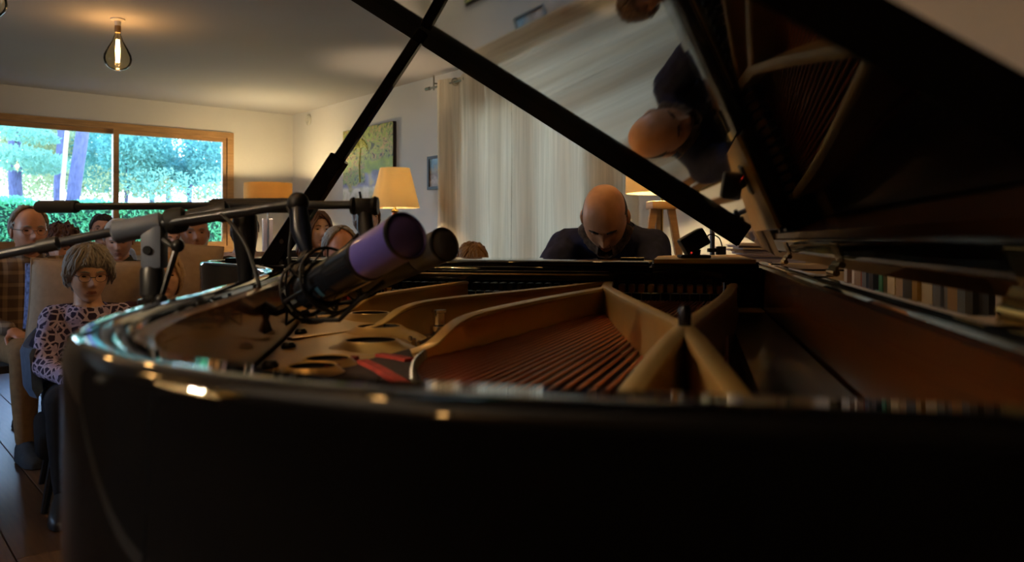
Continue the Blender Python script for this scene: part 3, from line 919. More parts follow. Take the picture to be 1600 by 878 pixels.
# keys: 52 white, 36 black
kw = 1.21 / 52
bm = bmesh.new(); rbox(bm, (-kw / 2 + 0.0004, 0.0, 0.0), (kw / 2 - 0.0004, 0.15, 0.02), 0.0015, 1)
me0 = None
for i in range(52):
    if me0 is None:
        k = obj('white_key', bm, M_ivory, piano); me0 = k.data
    else:
        k = bpy.data.objects.new('white_key', me0); C.objects.link(k); k.parent = piano
    k.location = P(0.105 + kw * (i + 0.5), 0.165, 0.72)
bm = bmesh.new()
vs = box(bm, (-0.0055, 0.0, 0.0), (0.0055, 0.095, 0.013)); bmesh.ops.bevel(bm, geom=list(bm.edges), offset=0.0015, segments=1, affect='EDGES')
me1 = None
for i in range(51):
    if (i % 7) in (1, 4): continue
    if me1 is None:
        k = obj('black_key', bm, M_satin, piano); me1 = k.data
    else:
        k = bpy.data.objects.new('black_key', me1); C.objects.link(k); k.parent = piano
    k.location = P(0.105 + kw * (i + 1), 0.168, 0.74)
# fallboard, and the long desk slide in front of the strings
bm = bmesh.new()
pr = [(0.165, 0.745), (0.15, 0.76), (0.135, 0.93), (0.145, 0.955), (0.12, 0.965), (0.11, 0.745)]
A = [bm.verts.new(P(0.078, a, z)) for a, z in pr]; B = [bm.verts.new(P(1.342, a, z)) for a, z in pr]
for i in range(len(A)): bm.faces.new((A[i], A[(i + 1) % len(A)], B[(i + 1) % len(A)], B[i]))
bm.faces.new(A); bm.faces.new(list(reversed(B)))
obj('fallboard', bm, M_black, piano)
DZ = RZ + 0.006
bm = bmesh.new()
rbox(bm, (-1.10, -0.235, DZ - 0.012), (-0.245, 0.105, DZ), 0.003); rbox(bm, (-1.375, -0.055, DZ - 0.030), (-1.095, 0.105, DZ - 0.001), 0.004)
obj('desk_slide', bm, M_black, piano)
bm = bmesh.new(); rbox(bm, (-1.10, -0.245, RZ - 0.036), (-0.012, -0.215, RZ - 0.005), 0.003); obj('front_rail', bm, M_black, piano)
bm = bmesh.new(); rbox(bm, (-1.09, -0.250, RZ - 0.0245), (-0.33, -0.2445, RZ - 0.0205), 0.002); obj('rail_strip', bm, mat('rail_strip_bronze', hx('#a98f62'), 0.3, metal=0.6), piano)
bm = bmesh.new(); rbox(bm, (-1.09, -0.248, RZ - 0.0165), (-0.33, -0.2445, RZ - 0.0145), 0.0015); obj('rail_strip', bm, M_steel, piano)
bm = bmesh.new(); rbox(bm, (-0.238, -0.262, RZ - 0.030), (-0.020, 0.105, DZ - 0.002), 0.004); blk = obj('desk_rail_block', bm, M_black, piano)
wav = [(-0.026, -0.256), (-0.234, -0.256), (-0.238, 0.10), (-0.225, 0.15), (-0.20, 0.20), (-0.165, 0.235), (-0.14, 0.238), (-0.11, 0.26), (-0.08, 0.30), (-0.05, 0.33), (-0.026, 0.335)]
bm = bmesh.new(); prism(bm, wav, DZ - 0.0019, DZ + 0.006); obj('wood_panel', bm, mat('golden_lacquer', hx('#d0a446'), 0.42, noise_scale=4, stretch=(1, 8, 1), noise_amt=0.12), blk, smooth=False)
bm = bmesh.new(); rbox(bm, (-0.062, -0.20, RZ - 0.150), (-0.010, -0.095, RZ - 0.010), 0.004); rbox(bm, (-0.055, -0.10, RZ - 0.03), (-0.010, -0.06, RZ - 0.006), 0.003); obj('corner_block', bm, M_black, piano)
bm = bmesh.new(); tube(bm, [P(0.035, -0.198, RZ - 0.022), P(0.035, -0.21, RZ - 0.022)], 0.008, 10); tube(bm, [P(0.09, -0.07, RZ + 0.004), P(0.06, -0.11, RZ - 0.004)], 0.003, 6); obj('latch', bm, M_chrome, piano)
# prop rest slots on the slide
bm = bmesh.new(); tube(bm, [P(0.262, -0.12, DZ + 0.003), P(0.315, -0.12, DZ + 0.003)], 0.004, 8); obj('slide_handle', bm, M_satin, piano)

# ---- iron frame
ZP = RZ - 0.085              # top of the plate
ring_out = offset(out_path, RT + 0.016)
# bronze web along the bentside and the tail, bounded inside by the line where the strings end
web_in_ctrl = [(0.13, -1.56), (0.22, -1.545), (0.30, -1.49), (0.365, -1.37), (0.415, -1.25), (0.455, -1.15), (0.49, -1.02), (0.53, -0.93), (0.60, -0.80), (0.68, -0.68), (0.80, -0.54), (0.95, -0.42), (1.10, -0.33), (1.25, -0.24)]
web_in = [(v.x, v.y) for v in spline([(q, a, 0) for q, a in web_in_ctrl], 6)]
def nearest_idx(path, pt): return min(range(len(path)), key=lambda i: (path[i][0] - pt[0]) ** 2 + (path[i][1] - pt[1]) ** 2)
s0 = nearest_idx(ring_out, (0.11, -1.69)); s1 = nearest_idx(ring_out, (1.33, -0.18))
web_out = ring_out[s0:s1 + 1]
bm = bmesh.new()
N = 90
def resample(path, n):
    L = [0]
    for i in range(1, len(path)): L.append(L[-1] + math.hypot(path[i][0] - path[i - 1][0], path[i][1] - path[i - 1][1]))
    return [(float(np.interp(L[-1] * k / n, L, [p[0] for p in path])), float(np.interp(L[-1] * k / n, L, [p[1] for p in path]))) for k in range(n + 1)]
wo, wi = resample(web_out, N), resample(web_in, N)
rows = []
cross = [(0.0, -0.03), (0.0, -0.006), (0.06, 0.0), (0.5, 0.006), (0.93, 0.0), (1.0, -0.010), (1.0, -0.035)]
for k in range(N + 1):
    rows.append([bm.verts.new(P(wo[k][0] + (wi[k][0] - wo[k][0]) * t, wo[k][1] + (wi[k][1] - wo[k][1]) * t, ZP + dz)) for t, dz in cross])
for k in range(N):
    for j in range(len(cross) - 1):
        bm.faces.new((rows[k][j], rows[k + 1][j], rows[k + 1][j + 1], rows[k][j + 1]))
plate = obj('iron_frame', bm, M_gold, piano, angle=50)
# volcano shaped sound holes
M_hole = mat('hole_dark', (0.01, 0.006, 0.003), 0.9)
for (px, py) in ((592, 511), (580, 533), (512, 562), (578, 490), (488, 574)):
    q, a = px_plane(px, py, ZP + 0.012)
    r = 0.030 if py < 550 else 0.022
    bm = bmesh.new()
    lathe(bm, [(r * 2.3, -0.004), (r * 1.8, 0.004), (r * 1.4, 0.008), (r * 1.16, 0.013), (r * 1.08, 0.0145), (r * 1.0, 0.0135)], 32, Matrix.Translation(P(q, a, ZP)), caps=False)
    ho = obj('sound_hole', bm, M_gold, plate, angle=60)
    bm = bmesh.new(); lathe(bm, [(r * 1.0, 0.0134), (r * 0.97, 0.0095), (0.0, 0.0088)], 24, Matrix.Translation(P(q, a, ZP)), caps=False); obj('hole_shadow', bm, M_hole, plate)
# bass side flange, tail corner and pin block panel
bm = bmesh.new()
prism(bm, [(-q, a) for q, a in ((0.012, -0.2), (0.012, -1.60), (0.11, -1.66), (0.30, -1.655), (0.30, -1.50), (0.22, -1.55), (0.135, -1.56), (0.10, -1.40), (0.085, -0.2))], ZP - 0.03, ZP - 0.008)
obj('plate_flange', bm, mat('plate_dull', hx('#6d533a'), 0.3, metal=0.4, coat=0.4), plate, smooth=False)
bm = bmesh.new(); prism(bm, [(-q, a) for q, a in ((0.012, -0.12), (0.012, -0.30), (0.35, -0.34), (0.75, -0.28), (1.25, -0.20), (1.37, -0.12))], ZP - 0.03, ZP - 0.006); obj('pin_panel', bm, M_gold, plate, smooth=False)

def strut(name, pts, w0, hts, parent=plate, foot=0.022):
    """rib of the frame: tapered upright web with a rounded top; hts = top heights above the plate"""
    bm = bmesh.new()
    path = spline([(q, a, h) for (q, a), h in zip(pts, hts)], 6)
    rows = []
    n = len(path)
    for i, v in enumerate(path):
        d = path[min(i + 1, n - 1)] - path[max(i - 1, 0)]; l = math.hypot(d.x, d.y) or 1
        nx, ny = -d.y / l, d.x / l
        prof = [(-foot * 0.55, -0.02), (-w0 * 0.8, v.z * 0.25), (-w0 * 0.72, v.z * 0.8), (-w0, v.z * 0.88), (-w0 * 0.9, v.z * 0.97), (-w0 * 0.4, v.z), (w0 * 0.4, v.z), (w0 * 0.9, v.z * 0.97), (w0, v.z * 0.88), (w0 * 0.72, v.z * 0.8), (w0 * 0.8, v.z * 0.25), (foot * 0.55, -0.02)]
        rows.append([bm.verts.new(P(v.x + nx * s, v.y + ny * s, ZP + z)) for s, z in prof])
    for i in range(n - 1): bridge(bm, rows[i], rows[i + 1])
    bm.faces.new(rows[0]); bm.faces.new(list(reversed(rows[-1])))
    return obj(name, bm, M_gold, parent, angle=45)
HP = 0.062
post_q, post_a = 0.167, -1.234
nose = (0.315, -0.46)
strut('strut', [nose, (0.25, -0.82), (post_q, post_a)], 0.009, [0.052, 0.057, HP])
strut('strut', [(0.075, -0.33), (0.11, -0.75), (post_q, post_a)], 0.009, [0.052, 0.057, HP])
strut('strut', [(post_q, post_a), (0.185, -1.36), (0.212, -1.56)], 0.009, [HP, 0.055, 0.035])
strut('strut', [(post_q, post_a), (0.150, -1.36), (0.118, -1.60)], 0.009, [HP, 0.055, 0.035])
# long treble ribs with their swan-neck ends on the web
strut('strut', [nose, (0.355, -0.62), (0.41, -0.86), (0.445, -1.00), (0.47, -1.06), (0.50, -1.12)], 0.010, [0.050, 0.049, 0.047, 0.040, 0.012, 0.004])
strut('strut', [(0.335, -0.20), (0.46, -0.52), (0.555, -0.74), (0.59, -0.82), (0.62, -0.87), (0.70, -0.97)], 0.010, [0.048, 0.046, 0.044, 0.036, 0.012, 0.004])
strut('strut', [(0.66, -0.22), (0.70, -0.46), (0.735, -0.60), (0.76, -0.64), (0.80, -0.70)], 0.009, [0.045, 0.042, 0.036, 0.012, 0.004])
strut('strut', [(1.00, -0.20), (1.00, -0.32), (1.02, -0.40), (1.06, -0.45)], 0.009, [0.042, 0.038, 0.012, 0.004])
strut('strut', [nose, (0.325, -0.33), (0.335, -0.20)], 0.011, [0.050, 0.049, 0.048])
# cross post with its nut
bm = bmesh.new(); lathe(bm, [(0.010, -0.02), (0.010, -0.004), (0.0040, 0.0), (0.0040, 0.052), (0.0058, 0.056), (0.0058, 0.074), (0.004, 0.079), (0.0, 0.080)], 16, Matrix.Translation(P(post_q, post_a - 0.012, ZP)))
obj('nose_bolt', bm, mat('blued_steel', hx('#4c4a52'), 0.25, metal=0.9), plate)
for px, py in ((686, 515), (606, 470)):
    q, a = px_plane(px, py, ZP)
    bm = bmesh.new(); lathe(bm, [(0.014, -0.01), (0.014, 0.006), (0.0095, 0.008), (0.0095, 0.026), (0.012, 0.027), (0.012, 0.031), (0.0, 0.032)], 20, Matrix.Translation(P(q, a, ZP)))
    obj('nose_bolt', bm, M_chrome, plate)
# bronze triangle between the tail ribs
bm = bmesh.new(); prism(bm, [(-0.165, -1.25), (-0.122, -1.57), (-0.208, -1.55)], ZP - 0.012, ZP - 0.006); obj('tail_panel', bm, mat('lacquered_bronze', hx('#9a7a3c'), 0.08, metal=0.7), plate, smooth=False)
# screws around the plate
for k in range(6, N - 6, 7):
    q = wo[k][0] + (wi[k][0] - wo[k][0]) * 0.12; a = wo[k][1] + (wi[k][1] - wo[k][1]) * 0.12
    bm = bmesh.new(); lathe(bm, [(0.009, -0.002), (0.009, 0.004), (0.006, 0.008), (0.0, 0.009)], 12, Matrix.Translation(P(q, a, ZP))); obj('plate_screw', bm, M_satin, plate)

# ---- strings
def string(q0, a0, z0, q1, a1, z1, r, m):
    bm = bmesh.new()
    tube(bm, [P(q0, a0, z0), P(q1, a1, z1)], r, 6)
    return obj('string', bm, m, piano)
ZS = ZP + 0.004
NB = 34
bass_end = []
hitch = [(v.x, v.y) for v in spline([(0.465, -1.09, 0), (0.452, -1.16, 0), (0.415, -1.27, 0), (0.37, -1.37, 0), (0.31, -1.46, 0), (0.235, -1.525, 0), (0.145, -1.55, 0)], 10)]
hitch = resample(hitch, NB - 1)
for k in range(NB):
    t = k / (NB - 1)
    q0, a0 = hitch[k]; q1, a1 = 0.335 - 0.25 * t, -0.24 - 0.02 * t
    string(q0, a0, ZS - 0.006, q1, a1, ZS + 0.004, 0.0014 + 0.0010 * t, M_copper)
    bm = bmesh.new(); lathe(bm, [(0.0035, -0.014), (0.0035, 0.004), (0.002, 0.006), (0, 0.006)], 8, Matrix.Translation(P(q0, a0, ZS))); obj('hitch_pin', bm, M_steel, piano)
tr_end = resample([(v.x, v.y) for v in spline([(0.475, -1.0, 0), (0.53, -0.92, 0), (0.60, -0.79, 0), (0.68, -0.67, 0), (0.80, -0.53, 0), (0.95, -0.41, 0), (1.10, -0.32, 0), (1.26, -0.24, 0)], 8)], 83)
for k in range(84):
    t = k / 83
    q1, a1 = tr_end[k]; q0 = 0.36 + 0.95 * t
    if q1 < q0 - 0.02: q1 = q0 - 0.02
    string(q1, a1, ZS - 0.014, q0, -0.17, ZS - 0.004, 0.0007, M_steel)
# tenor hitch pins along the web edge
for k in range(0, 84, 2):
    q1, a1 = tr_end[k]
    bm = bmesh.new(); lathe(bm, [(0.003, -0.02), (0.003, 0.003), (0, 0.004)], 7, Matrix.Translation(P(q1 + 0.008, a1 - 0.008, ZP))); obj('hitch_pin', bm, M_chrome, piano)
# bridges and felts
bm = bmesh.new()
br = [(0.44, -1.02), (0.40, -1.14), (0.345, -1.27), (0.27, -1.38), (0.19, -1.45)]
tube(bm, [P(q, a, ZP - 0.022) for q, a in [(v.x, v.y) for v in spline([(q, a, 0) for q, a in br], 5)]], 0.014, 8); obj('bass_bridge', bm, M_mah, piano)
bm = bmesh.new(); tube(bm, [P(q - 0.03, a + 0.05, ZP - 0.030) for q, a in tr_end[::4]], 0.014, 8); obj('treble_bridge', bm, M_mah, piano)
def band(name, pts, w, h, m, z):
    bm = bmesh.new()
    path = spline([(q, a, 0) for q, a in pts], 5); rows = []
    n = len(path)
    for i, v in enumerate(path):
        d = path[min(i + 1, n - 1)] - path[max(i - 1, 0)]; l = math.hypot(d.x, d.y) or 1
        nx, ny = -d.y / l, d.x / l
        rows.append([bm.verts.new(P(v.x + nx * s * w, v.y + ny * s * w, z + zz)) for s, zz in ((-1, 0), (-0.8, h), (0.8, h), (1, 0))])
    for i in range(n - 1): bridge(bm, rows[i], rows[i + 1])
    bm.faces.new(rows[0]); bm.faces.new(list(reversed(rows[-1])))
    return obj(name, bm, m, piano)
band('string_felt', [(0.475, -1.095), (0.462, -1.165), (0.425, -1.28), (0.378, -1.385), (0.318, -1.475), (0.24, -1.54)], 0.008, 0.012, M_felt_pale, ZS - 0.016)
band('string_felt', [(0.42, -1.07), (0.38, -1.20), (0.31, -1.33), (0.235, -1.44), (0.15, -1.49)], 0.013, 0.006, M_felt_red, ZS - 0.016)
opening_outline = [px_plane(x, y, ZP + 0.007) for x, y in ((505, 580), (530, 570), (575, 562), (615, 552), (640, 545), (646, 560), (652, 582), (668, 606), (700, 640), (560, 640), (520, 605))]
bm = bmesh.new(); prism(bm, [(-q, a) for q, a in opening_outline], ZP + 0.001, ZP + 0.0075); obj('dark_opening_slab', bm, mat('opening_shade', hx('#2a1a12'), 0.95, noise_scale=60, noise_amt=0.3), piano, smooth=False)  # dark slab laid on the plate in place of a shaded opening
for pts in ([(515, 576), (540, 566), (552, 560)], [(566, 566), (590, 577), (615, 592), (650, 612)], [(592, 556), (615, 559), (640, 564)]):
    band('red_felt_ribbon', [px_plane(x, y, ZP + 0.008) for x, y in pts], 0.007, 0.0035, M_felt_red, ZP + 0.0076)
# ---- dampers seen between the ribs
for k in range(58):
    q = 0.075 + 1.20 * k / 57
    if abs(q - 0.335) < 0.02 or abs(q - 0.66) < 0.015 or abs(q - 1.0) < 0.015: continue
    a = -0.205 + (0.02 if k % 3 == 0 else 0)
    bm = bmesh.new()
    rbox(bm, (-q - 0.0065, -0.205, ZP + 0.022), (-q + 0.0065, -0.165, ZP + 0.040), 0.002, 1)
    d = obj('damper', bm, M_wood_dark if q < 0.36 else M_satin, piano)
    bm = bmesh.new(); tube(bm, [P(q, -0.19, ZP - 0.02), P(q, -0.19, ZP + 0.024)], 0.0016, 6); obj('damper_wire', bm, M_steel, d)
    bm = bmesh.new(); rbox(bm, (-q - 0.005, -0.235, ZP - 0.004), (-q + 0.005, -0.20, ZP + 0.006), 0.001, 1); obj('damper_felt', bm, M_felt_red, d)
bm = bmesh.new(); rbox(bm, (-1.32, -0.165, ZP - 0.01), (-0.012, -0.125, ZP + 0.018), 0.003); obj('damper_rail', bm, M_satin, piano)

# ---- lid
TH = math.radians(33.4)
LQ, LZ, LT = -0.040, CAMZ - 0.038, 0.022
ct, sn = math.cos(TH), math.sin(TH)
def Lp(u, a, h): return P(LQ + u * ct - h * sn, a, LZ + u * sn + h * ct)
LM = Matrix(((-ct, 0, sn, -LQ), (0, 1, 0, 0), (sn, 0, ct, LZ), (0, 0, 0, 1)))
lid_path = [(q - LQ, a) for q, a in offset(out_path, -0.016)]
lid_path = [(u, max(a, -1.695)) for u, a in lid_path if a < 0.0]
poly = [(0.0, 0.01)] + [(max(u, 0.0), a) for u, a in lid_path] + [(1.452, 0.01)]
bm = bmesh.new()
prism(bm, poly, 0.0, LT, LM)
bmesh.ops.recalc_face_normals(bm, faces=bm.faces)
lid = obj('lid', bm, M_black, piano, smooth=False)
bm = bmesh.new(); prism(bm, [(0.0, 0.01), (0.0, -0.37), (1.40, -0.37), (1.452, 0.01)], LT + 0.002, 2 * LT, LM); obj('front_lid', bm, M_black, lid, smooth=False)
bm = bmesh.new(); prism(bm, [(0.085, 0.010), (0.085, -0.012), (1.452, -0.012), (1.452, 0.010)], -0.030, 2 * LT, LM)
bmesh.ops.bevel(bm, geom=list(bm.edges), offset=0.003, segments=2, affect='EDGES'); obj('lid_edge', bm, M_satin, lid)
for a in (-0.16, -0.75, -1.42):
    bm = bmesh.new()
    rbox(bm, (0.010, a - 0.03, RZ + 0.0003), (0.038, a + 0.03, RZ + 0.002), 0.0006, 1)
    tube(bm, [(0.041, a - 0.03, RZ + 0.006), (0.041, a + 0.03, RZ + 0.006)], 0.005, 10)
    box(bm, (0.040, a - 0.03, RZ + 0.006), (0.044, a + 0.03, LZ + 0.006))
    obj('lid_hinge', bm, M_brass, lid)
# prop stick
p0 = P(1.165, -0.20, RZ - 0.012); p1 = Lp((0.815) / ct, -0.17, -0.004)
def stick(bm, a, b, w, t):
    a, b = Vector(a), Vector(b); d = (b - a).normalized(); s = Vector((0, 1, 0)); s = (s - d * s.dot(d)).normalized(); n = d.cross(s)
    ra = [bm.verts.new(a + s * x * t + n * y * w) for x, y in ((-1, -1), (1, -1), (1, 1), (-1, 1))]
    rb = [bm.verts.new(b + s * x * t + n * y * w) for x, y in ((-1, -1), (1, -1), (1, 1), (-1, 1))]
    bridge(bm, ra, rb); bm.faces.new(ra); bm.faces.new(rb)
    bmesh.ops.bevel(bm, geom=list(bm.edges), offset=0.003, segments=1, affect='EDGES')
mid = p0.lerp(p1, 0.46)
bm = bmesh.new(); stick(bm, p0, p0.lerp(p1, 0.47), 0.0225, 0.014); ps = obj('prop_stick', bm, M_black, piano)
bm = bmesh.new(); stick(bm, p0.lerp(p1, 0.40), p1, 0.0135, 0.010); obj('prop_extension', bm, M_black, ps)
bm = bmesh.new(); tube(bm, [p0.lerp(p1, 0.11) + Vector((0, -0.016, 0)), p0.lerp(p1, 0.11) + Vector((0, 0.016, 0))], 0.006, 10); obj('prop_screw', bm, M_chrome, ps)
bm = bmesh.new(); rbox(bm, (-1.19, -0.23, RZ - 0.04), (-1.12, -0.17, RZ - 0.008), 0.004); obj('prop_bracket', bm, M_satin, piano)

# bench
bench = empty('piano_bench', PM @ P(0.42, 1.03, 0), PROT, 'black padded piano bench the pianist sits on', 'bench')
bm = bmesh.new(); rbox(bm, (-0.36, -0.17, 0.41), (0.36, 0.17, 0.48), 0.03, 3); obj('seat', bm, mat('bench_leather', (0.01, 0.01, 0.01), 0.5), bench)
bm = bmesh.new(); rbox(bm, (-0.34, -0.155, 0.35), (0.34, 0.155, 0.41), 0.005); obj('seat_frame', bm, M_black, bench)
for sx in (-1, 1):
    for sy in (-1, 1):
        bm = bmesh.new(); tube(bm, [(sx * 0.31, sy * 0.13, 0.35), (sx * 0.31, sy * 0.13, 0.0)], [0.026, 0.018], 8); obj('leg', bm, M_black, bench)
# ------------------------------------------------------------------ microphones and stands
def stand_base(root, x0=0, y0=0, h=1.0, r=0.011):
    bm = bmesh.new(); tube(bm, [(0, 0, 0.10), (0, 0, h)], r, 14); obj('pole', bm, M_boom, root)
    bm = bmesh.new(); lathe(bm, [(0.022, 0.24), (0.024, 0.25), (0.024, 0.31), (0.018, 0.32)], 16); obj('leg_collar', bm, M_mic, root)
    for k in range(3):
        a = 2 * PI * k / 3 + 0.5
        bm = bmesh.new(); tube(bm, [(0.02 * math.cos(a), 0.02 * math.sin(a), 0.27), (0.30 * math.cos(a), 0.30 * math.sin(a), 0.012)], 0.009, 10); l = obj('leg', bm, M_boom, root)
        bm = bmesh.new(); tube(bm, [(0.28 * math.cos(a), 0.28 * math.sin(a), 0.028), (0.305 * math.cos(a), 0.305 * math.sin(a), 0.006)], 0.012, 8); obj('rubber_foot', bm, M_rubber, l)

# stand 1: tilted boom clamped on a pole just behind the rim
c1 = W(238, 352, 1.10)
s1 = empty('microphone_stand', (c1.x, c1.y, 0), 0, 'black boom stand with a tilted grey tube and T clamp', 'microphone stand')
O1 = Vector((c1.x, c1.y, 0))
stand_base(s1, h=c1.z - 0.02)
lo = W(-30, 404, 1.06) - O1; hi = W(466, 317, 1.06) - O1; cc = c1 - O1
M_clampgrey = mat('clamp_grey', hx('#5f6675'), 0.4, spec=0.5)
bm = bmesh.new(); tube(bm, [lo, cc + Vector((0, 0, 0.002))], 0.0065, 14); obj('boom', bm, mat('boom_tube', hx('#23262e'), 0.3), s1)
bm = bmesh.new(); tube(bm, [cc, hi], 0.0072, 14); obj('boom', bm, M_boom, s1)
e = W(75, 383, 1.05) - O1
bm = bmesh.new(); d = (cc - lo).normalized(); tube(bm, [e - d * 0.012, e + d * 0.012], 0.0095, 14); obj('boom_ring', bm, M_mic, s1)
Mx = axis_matrix(cc, d)
bm = bmesh.new(); lathe(bm, [(0.011, -0.052), (0.0155, -0.048), (0.0155, 0.012), (0.012, 0.016)], 20, Mx); obj('clamp_sleeve', bm, M_clampgrey, s1)
bm = bmesh.new(); lathe(bm, [(0.012, 0.016), (0.017, 0.02), (0.0185, 0.03), (0.017, 0.042), (0.012, 0.046)], 20, Mx); obj('clamp_grip', bm, M_rubber, s1)
bm = bmesh.new(); lathe(bm, [(0.010, 0.046), (0.012, 0.05), (0.012, 0.085), (0.015, 0.09), (0.015, 0.10), (0.009, 0.104)], 20, Mx); obj('boom_collar', bm, M_mic, s1)
bm = bmesh.new(); rbox(bm, (cc.x - 0.012, cc.y - 0.014, cc.z - 0.060), (cc.x + 0.018, cc.y + 0.014, cc.z + 0.002), 0.006); obj('clamp_body', bm, M_clampgrey, s1)
bm = bmesh.new(); tube(bm, [(cc.x + 0.0, cc.y - 0.017, cc.z - 0.034), (cc.x, cc.y + 0.02, cc.z - 0.034)], 0.006, 10); obj('clamp_bolt', bm, M_satin, s1)
bm = bmesh.new(); lathe(bm, [(0.012, -0.10), (0.016, -0.095), (0.016, -0.062), (0.013, -0.056)], 18, Matrix.Translation((cc.x, cc.y, cc.z))); obj('pole_collar', bm, M_mic, s1)
bm = bmesh.new(); lathe(bm, [(0.019, -0.108), (0.019, -0.102), (0.012, -0.10)], 18, Matrix.Translation((cc.x, cc.y, cc.z))); obj('pole_ring', bm, M_chrome, s1)
bm = bmesh.new(); k0 = cc + Vector((0.02, -0.01, -0.02)); tube(bm, [k0, k0 + Vector((0.022, -0.012, -0.012)), k0 + Vector((0.006, -0.02, -0.075))], [0.005, 0.005, 0.0035], 8); ball(bm, k0 + Vector((0.024, -0.012, -0.008)), 0.009, 10, 6); ball(bm, k0 + Vector((0.005, -0.02, -0.08)), 0.0085, 10, 6); obj('clamp_lever', bm, M_satin, s1)

# stand 2: level boom with a thick grip on a fat clutch
c2 = W(383, 321, 1.42)
s2 = empty('microphone_stand', (c2.x, c2.y, 0), 0, 'black boom stand with a level arm and thick foam grip across the window', 'microphone stand')
O2 = Vector((c2.x, c2.y, 0)); cc = c2 - O2
stand_base(s2, h=c2.z - 0.02)
lf = W(60, 323, 1.46) - O2; rt = W(566, 320, 1.22) - O2
d = (rt - lf).normalized()
bm = bmesh.new(); tube(bm, [lf, rt], 0.0066, 14); obj('boom', bm, M_boom, s2)
Mx = axis_matrix(lf, d)
bm = bmesh.new(); lathe(bm, [(0.0, 0.0), (0.010, 0.0), (0.0115, 0.004), (0.0115, 0.092), (0.0085, 0.096)], 18, Mx); obj('foam_grip', bm, mat('grip_foam', hx('#2c2a26'), 0.7), s2)
bm = bmesh.new(); a = W(333, 321, 1.43) - O2; b = W(452, 321, 1.34) - O2; tube(bm, [a, b], 0.0125, 8); obj('clamp_sleeve', bm, M_mic, s2)
bm = bmesh.new(); lathe(bm, [(0.011, -0.16), (0.013, -0.11), (0.0185, -0.075), (0.0215, -0.045), (0.021, -0.02), (0.014, -0.004)], 22, Matrix.Translation(cc)); obj('clutch', bm, M_mic, s2)

def mic(root, base, tip, r, head_frac, body_m, head_m, dome=True):
    """studio microphone: base and tip in local coordinates"""
    base, tip = Vector(base), Vector(tip); d = tip - base; L = d.length
    Mx = axis_matrix(base, d)
    h = L * (1 - head_frac)
    bm = bmesh.new(); lathe(bm, [(0.0, -0.004), (r * 0.45, -0.004), (r * 0.5, 0.0), (r * 0.55, 0.012), (r * 0.93, 0.02), (r * 0.97, 0.03), (r, h - 0.004), (r * 0.98, h)], 32, Mx); obj('body', bm, body_m, root)
    bm = bmesh.new(); lathe(bm, [(r * 0.98, h), (r * 1.035, h + 0.001), (r * 1.035, h + 0.006), (r * 0.99, h + 0.007)], 32, Mx); obj('collar_ring', bm, M_satin, root)
    e = L - (r * 0.25 if dome else 0.008)
    bm = bmesh.new(); lathe(bm, [(r * 0.99, h + 0.007), (r * 1.0, e - 0.004), (r * 1.0, e)], 36, Mx, caps=False); obj('head_grille', bm, head_m, root)
    bm = bmesh.new(); lathe(bm, [(r * 1.0, e), (r * 1.04, e + 0.001), (r * 1.04, e + 0.005), (r * 0.99, e + 0.006)], 36, Mx, caps=False); obj('head_ring', bm, M_satin, root)
    bm = bmesh.new(); lathe(bm, [(r * 0.99, e + 0.005), (r * 0.93, e + r * 0.12), (r * 0.75, e + r * 0.24), (r * 0.4, e + r * 0.33), (0, e + r * 0.36)], 36, Mx, caps=False); obj('head_cap', bm, head_m, root)
    return Mx, L

def grille_mat(name, col, rough, metal, coat):
    m = mat(name, col, rough, metal=metal, coat=coat)
    nt = m.node_tree; b = nt.nodes['Principled BSDF']
    tc = nt.nodes.new('ShaderNodeTexCoord'); w1 = nt.nodes.new('ShaderNodeTexVoronoi'); w1.inputs['Scale'].default_value = 550
    bp = nt.nodes.new('ShaderNodeBump'); bp.inputs['Strength'].default_value = 0.25; bp.inputs['Distance'].default_value = 0.001
    nt.links.new(tc.outputs['Object'], w1.inputs[0]); nt.links.new(w1.outputs['Distance'], bp.inputs['Height']); nt.links.new(bp.outputs[0], b.inputs['Normal'])
    return m
M_purple = grille_mat('violet_grille', hx('#6f66c8'), 0.38, 0.35, 0.4)
M_grey_grille = grille_mat('grey_grille', hx('#5c5c60'), 0.45, 0.4, 0.0)
base1, tip1 = W(474, 462, 1.00), W(636, 367, 0.84)
MR = 0.0252
m1 = empty('microphone', base1, 0, 'large black studio microphone with violet mesh head, nearer of the two over the piano', 'microphone')
Mx, L = mic(m1, (0, 0, 0), tip1 - base1, MR, 0.36, mat('mic_body_black', (0.008, 0.010, 0.016), 0.22, coat=0.3), M_purple)
def badge(parent, Mx, r, z, ang, w, h, m, name):
    bm = bmesh.new()
    for i in range(5):
        pass
    n = 6; A = []; B = []
    for i in range(n + 1):
        t = ang + (i / n - 0.5) * w / r
        A.append(bm.verts.new(Mx @ Vector(((r + 0.0006) * math.cos(t), (r + 0.0006) * math.sin(t), z)))); B.append(bm.verts.new(Mx @ Vector(((r + 0.0006) * math.cos(t), (r + 0.0006) * math.sin(t), z + h))))
    for i in range(n): bm.faces.new((A[i], A[i + 1], B[i + 1], B[i]))
    obj(name, bm, m, parent)
M_badge = mat('blue_badge', hx('#5f9fd0'), 0.2, metal=0.6)
# side of the body that faces the lens
to_cam = (Vector((0, 0, CAMZ)) - base1).normalized(); loc = (Mx.to_3x3().inverted() @ to_cam); ang_cam = math.atan2(loc.y, loc.x)
badge(m1, Mx, MR, L * 0.30, ang_cam + 0.25, 0.014, 0.007, M_badge, 'maker_badge')
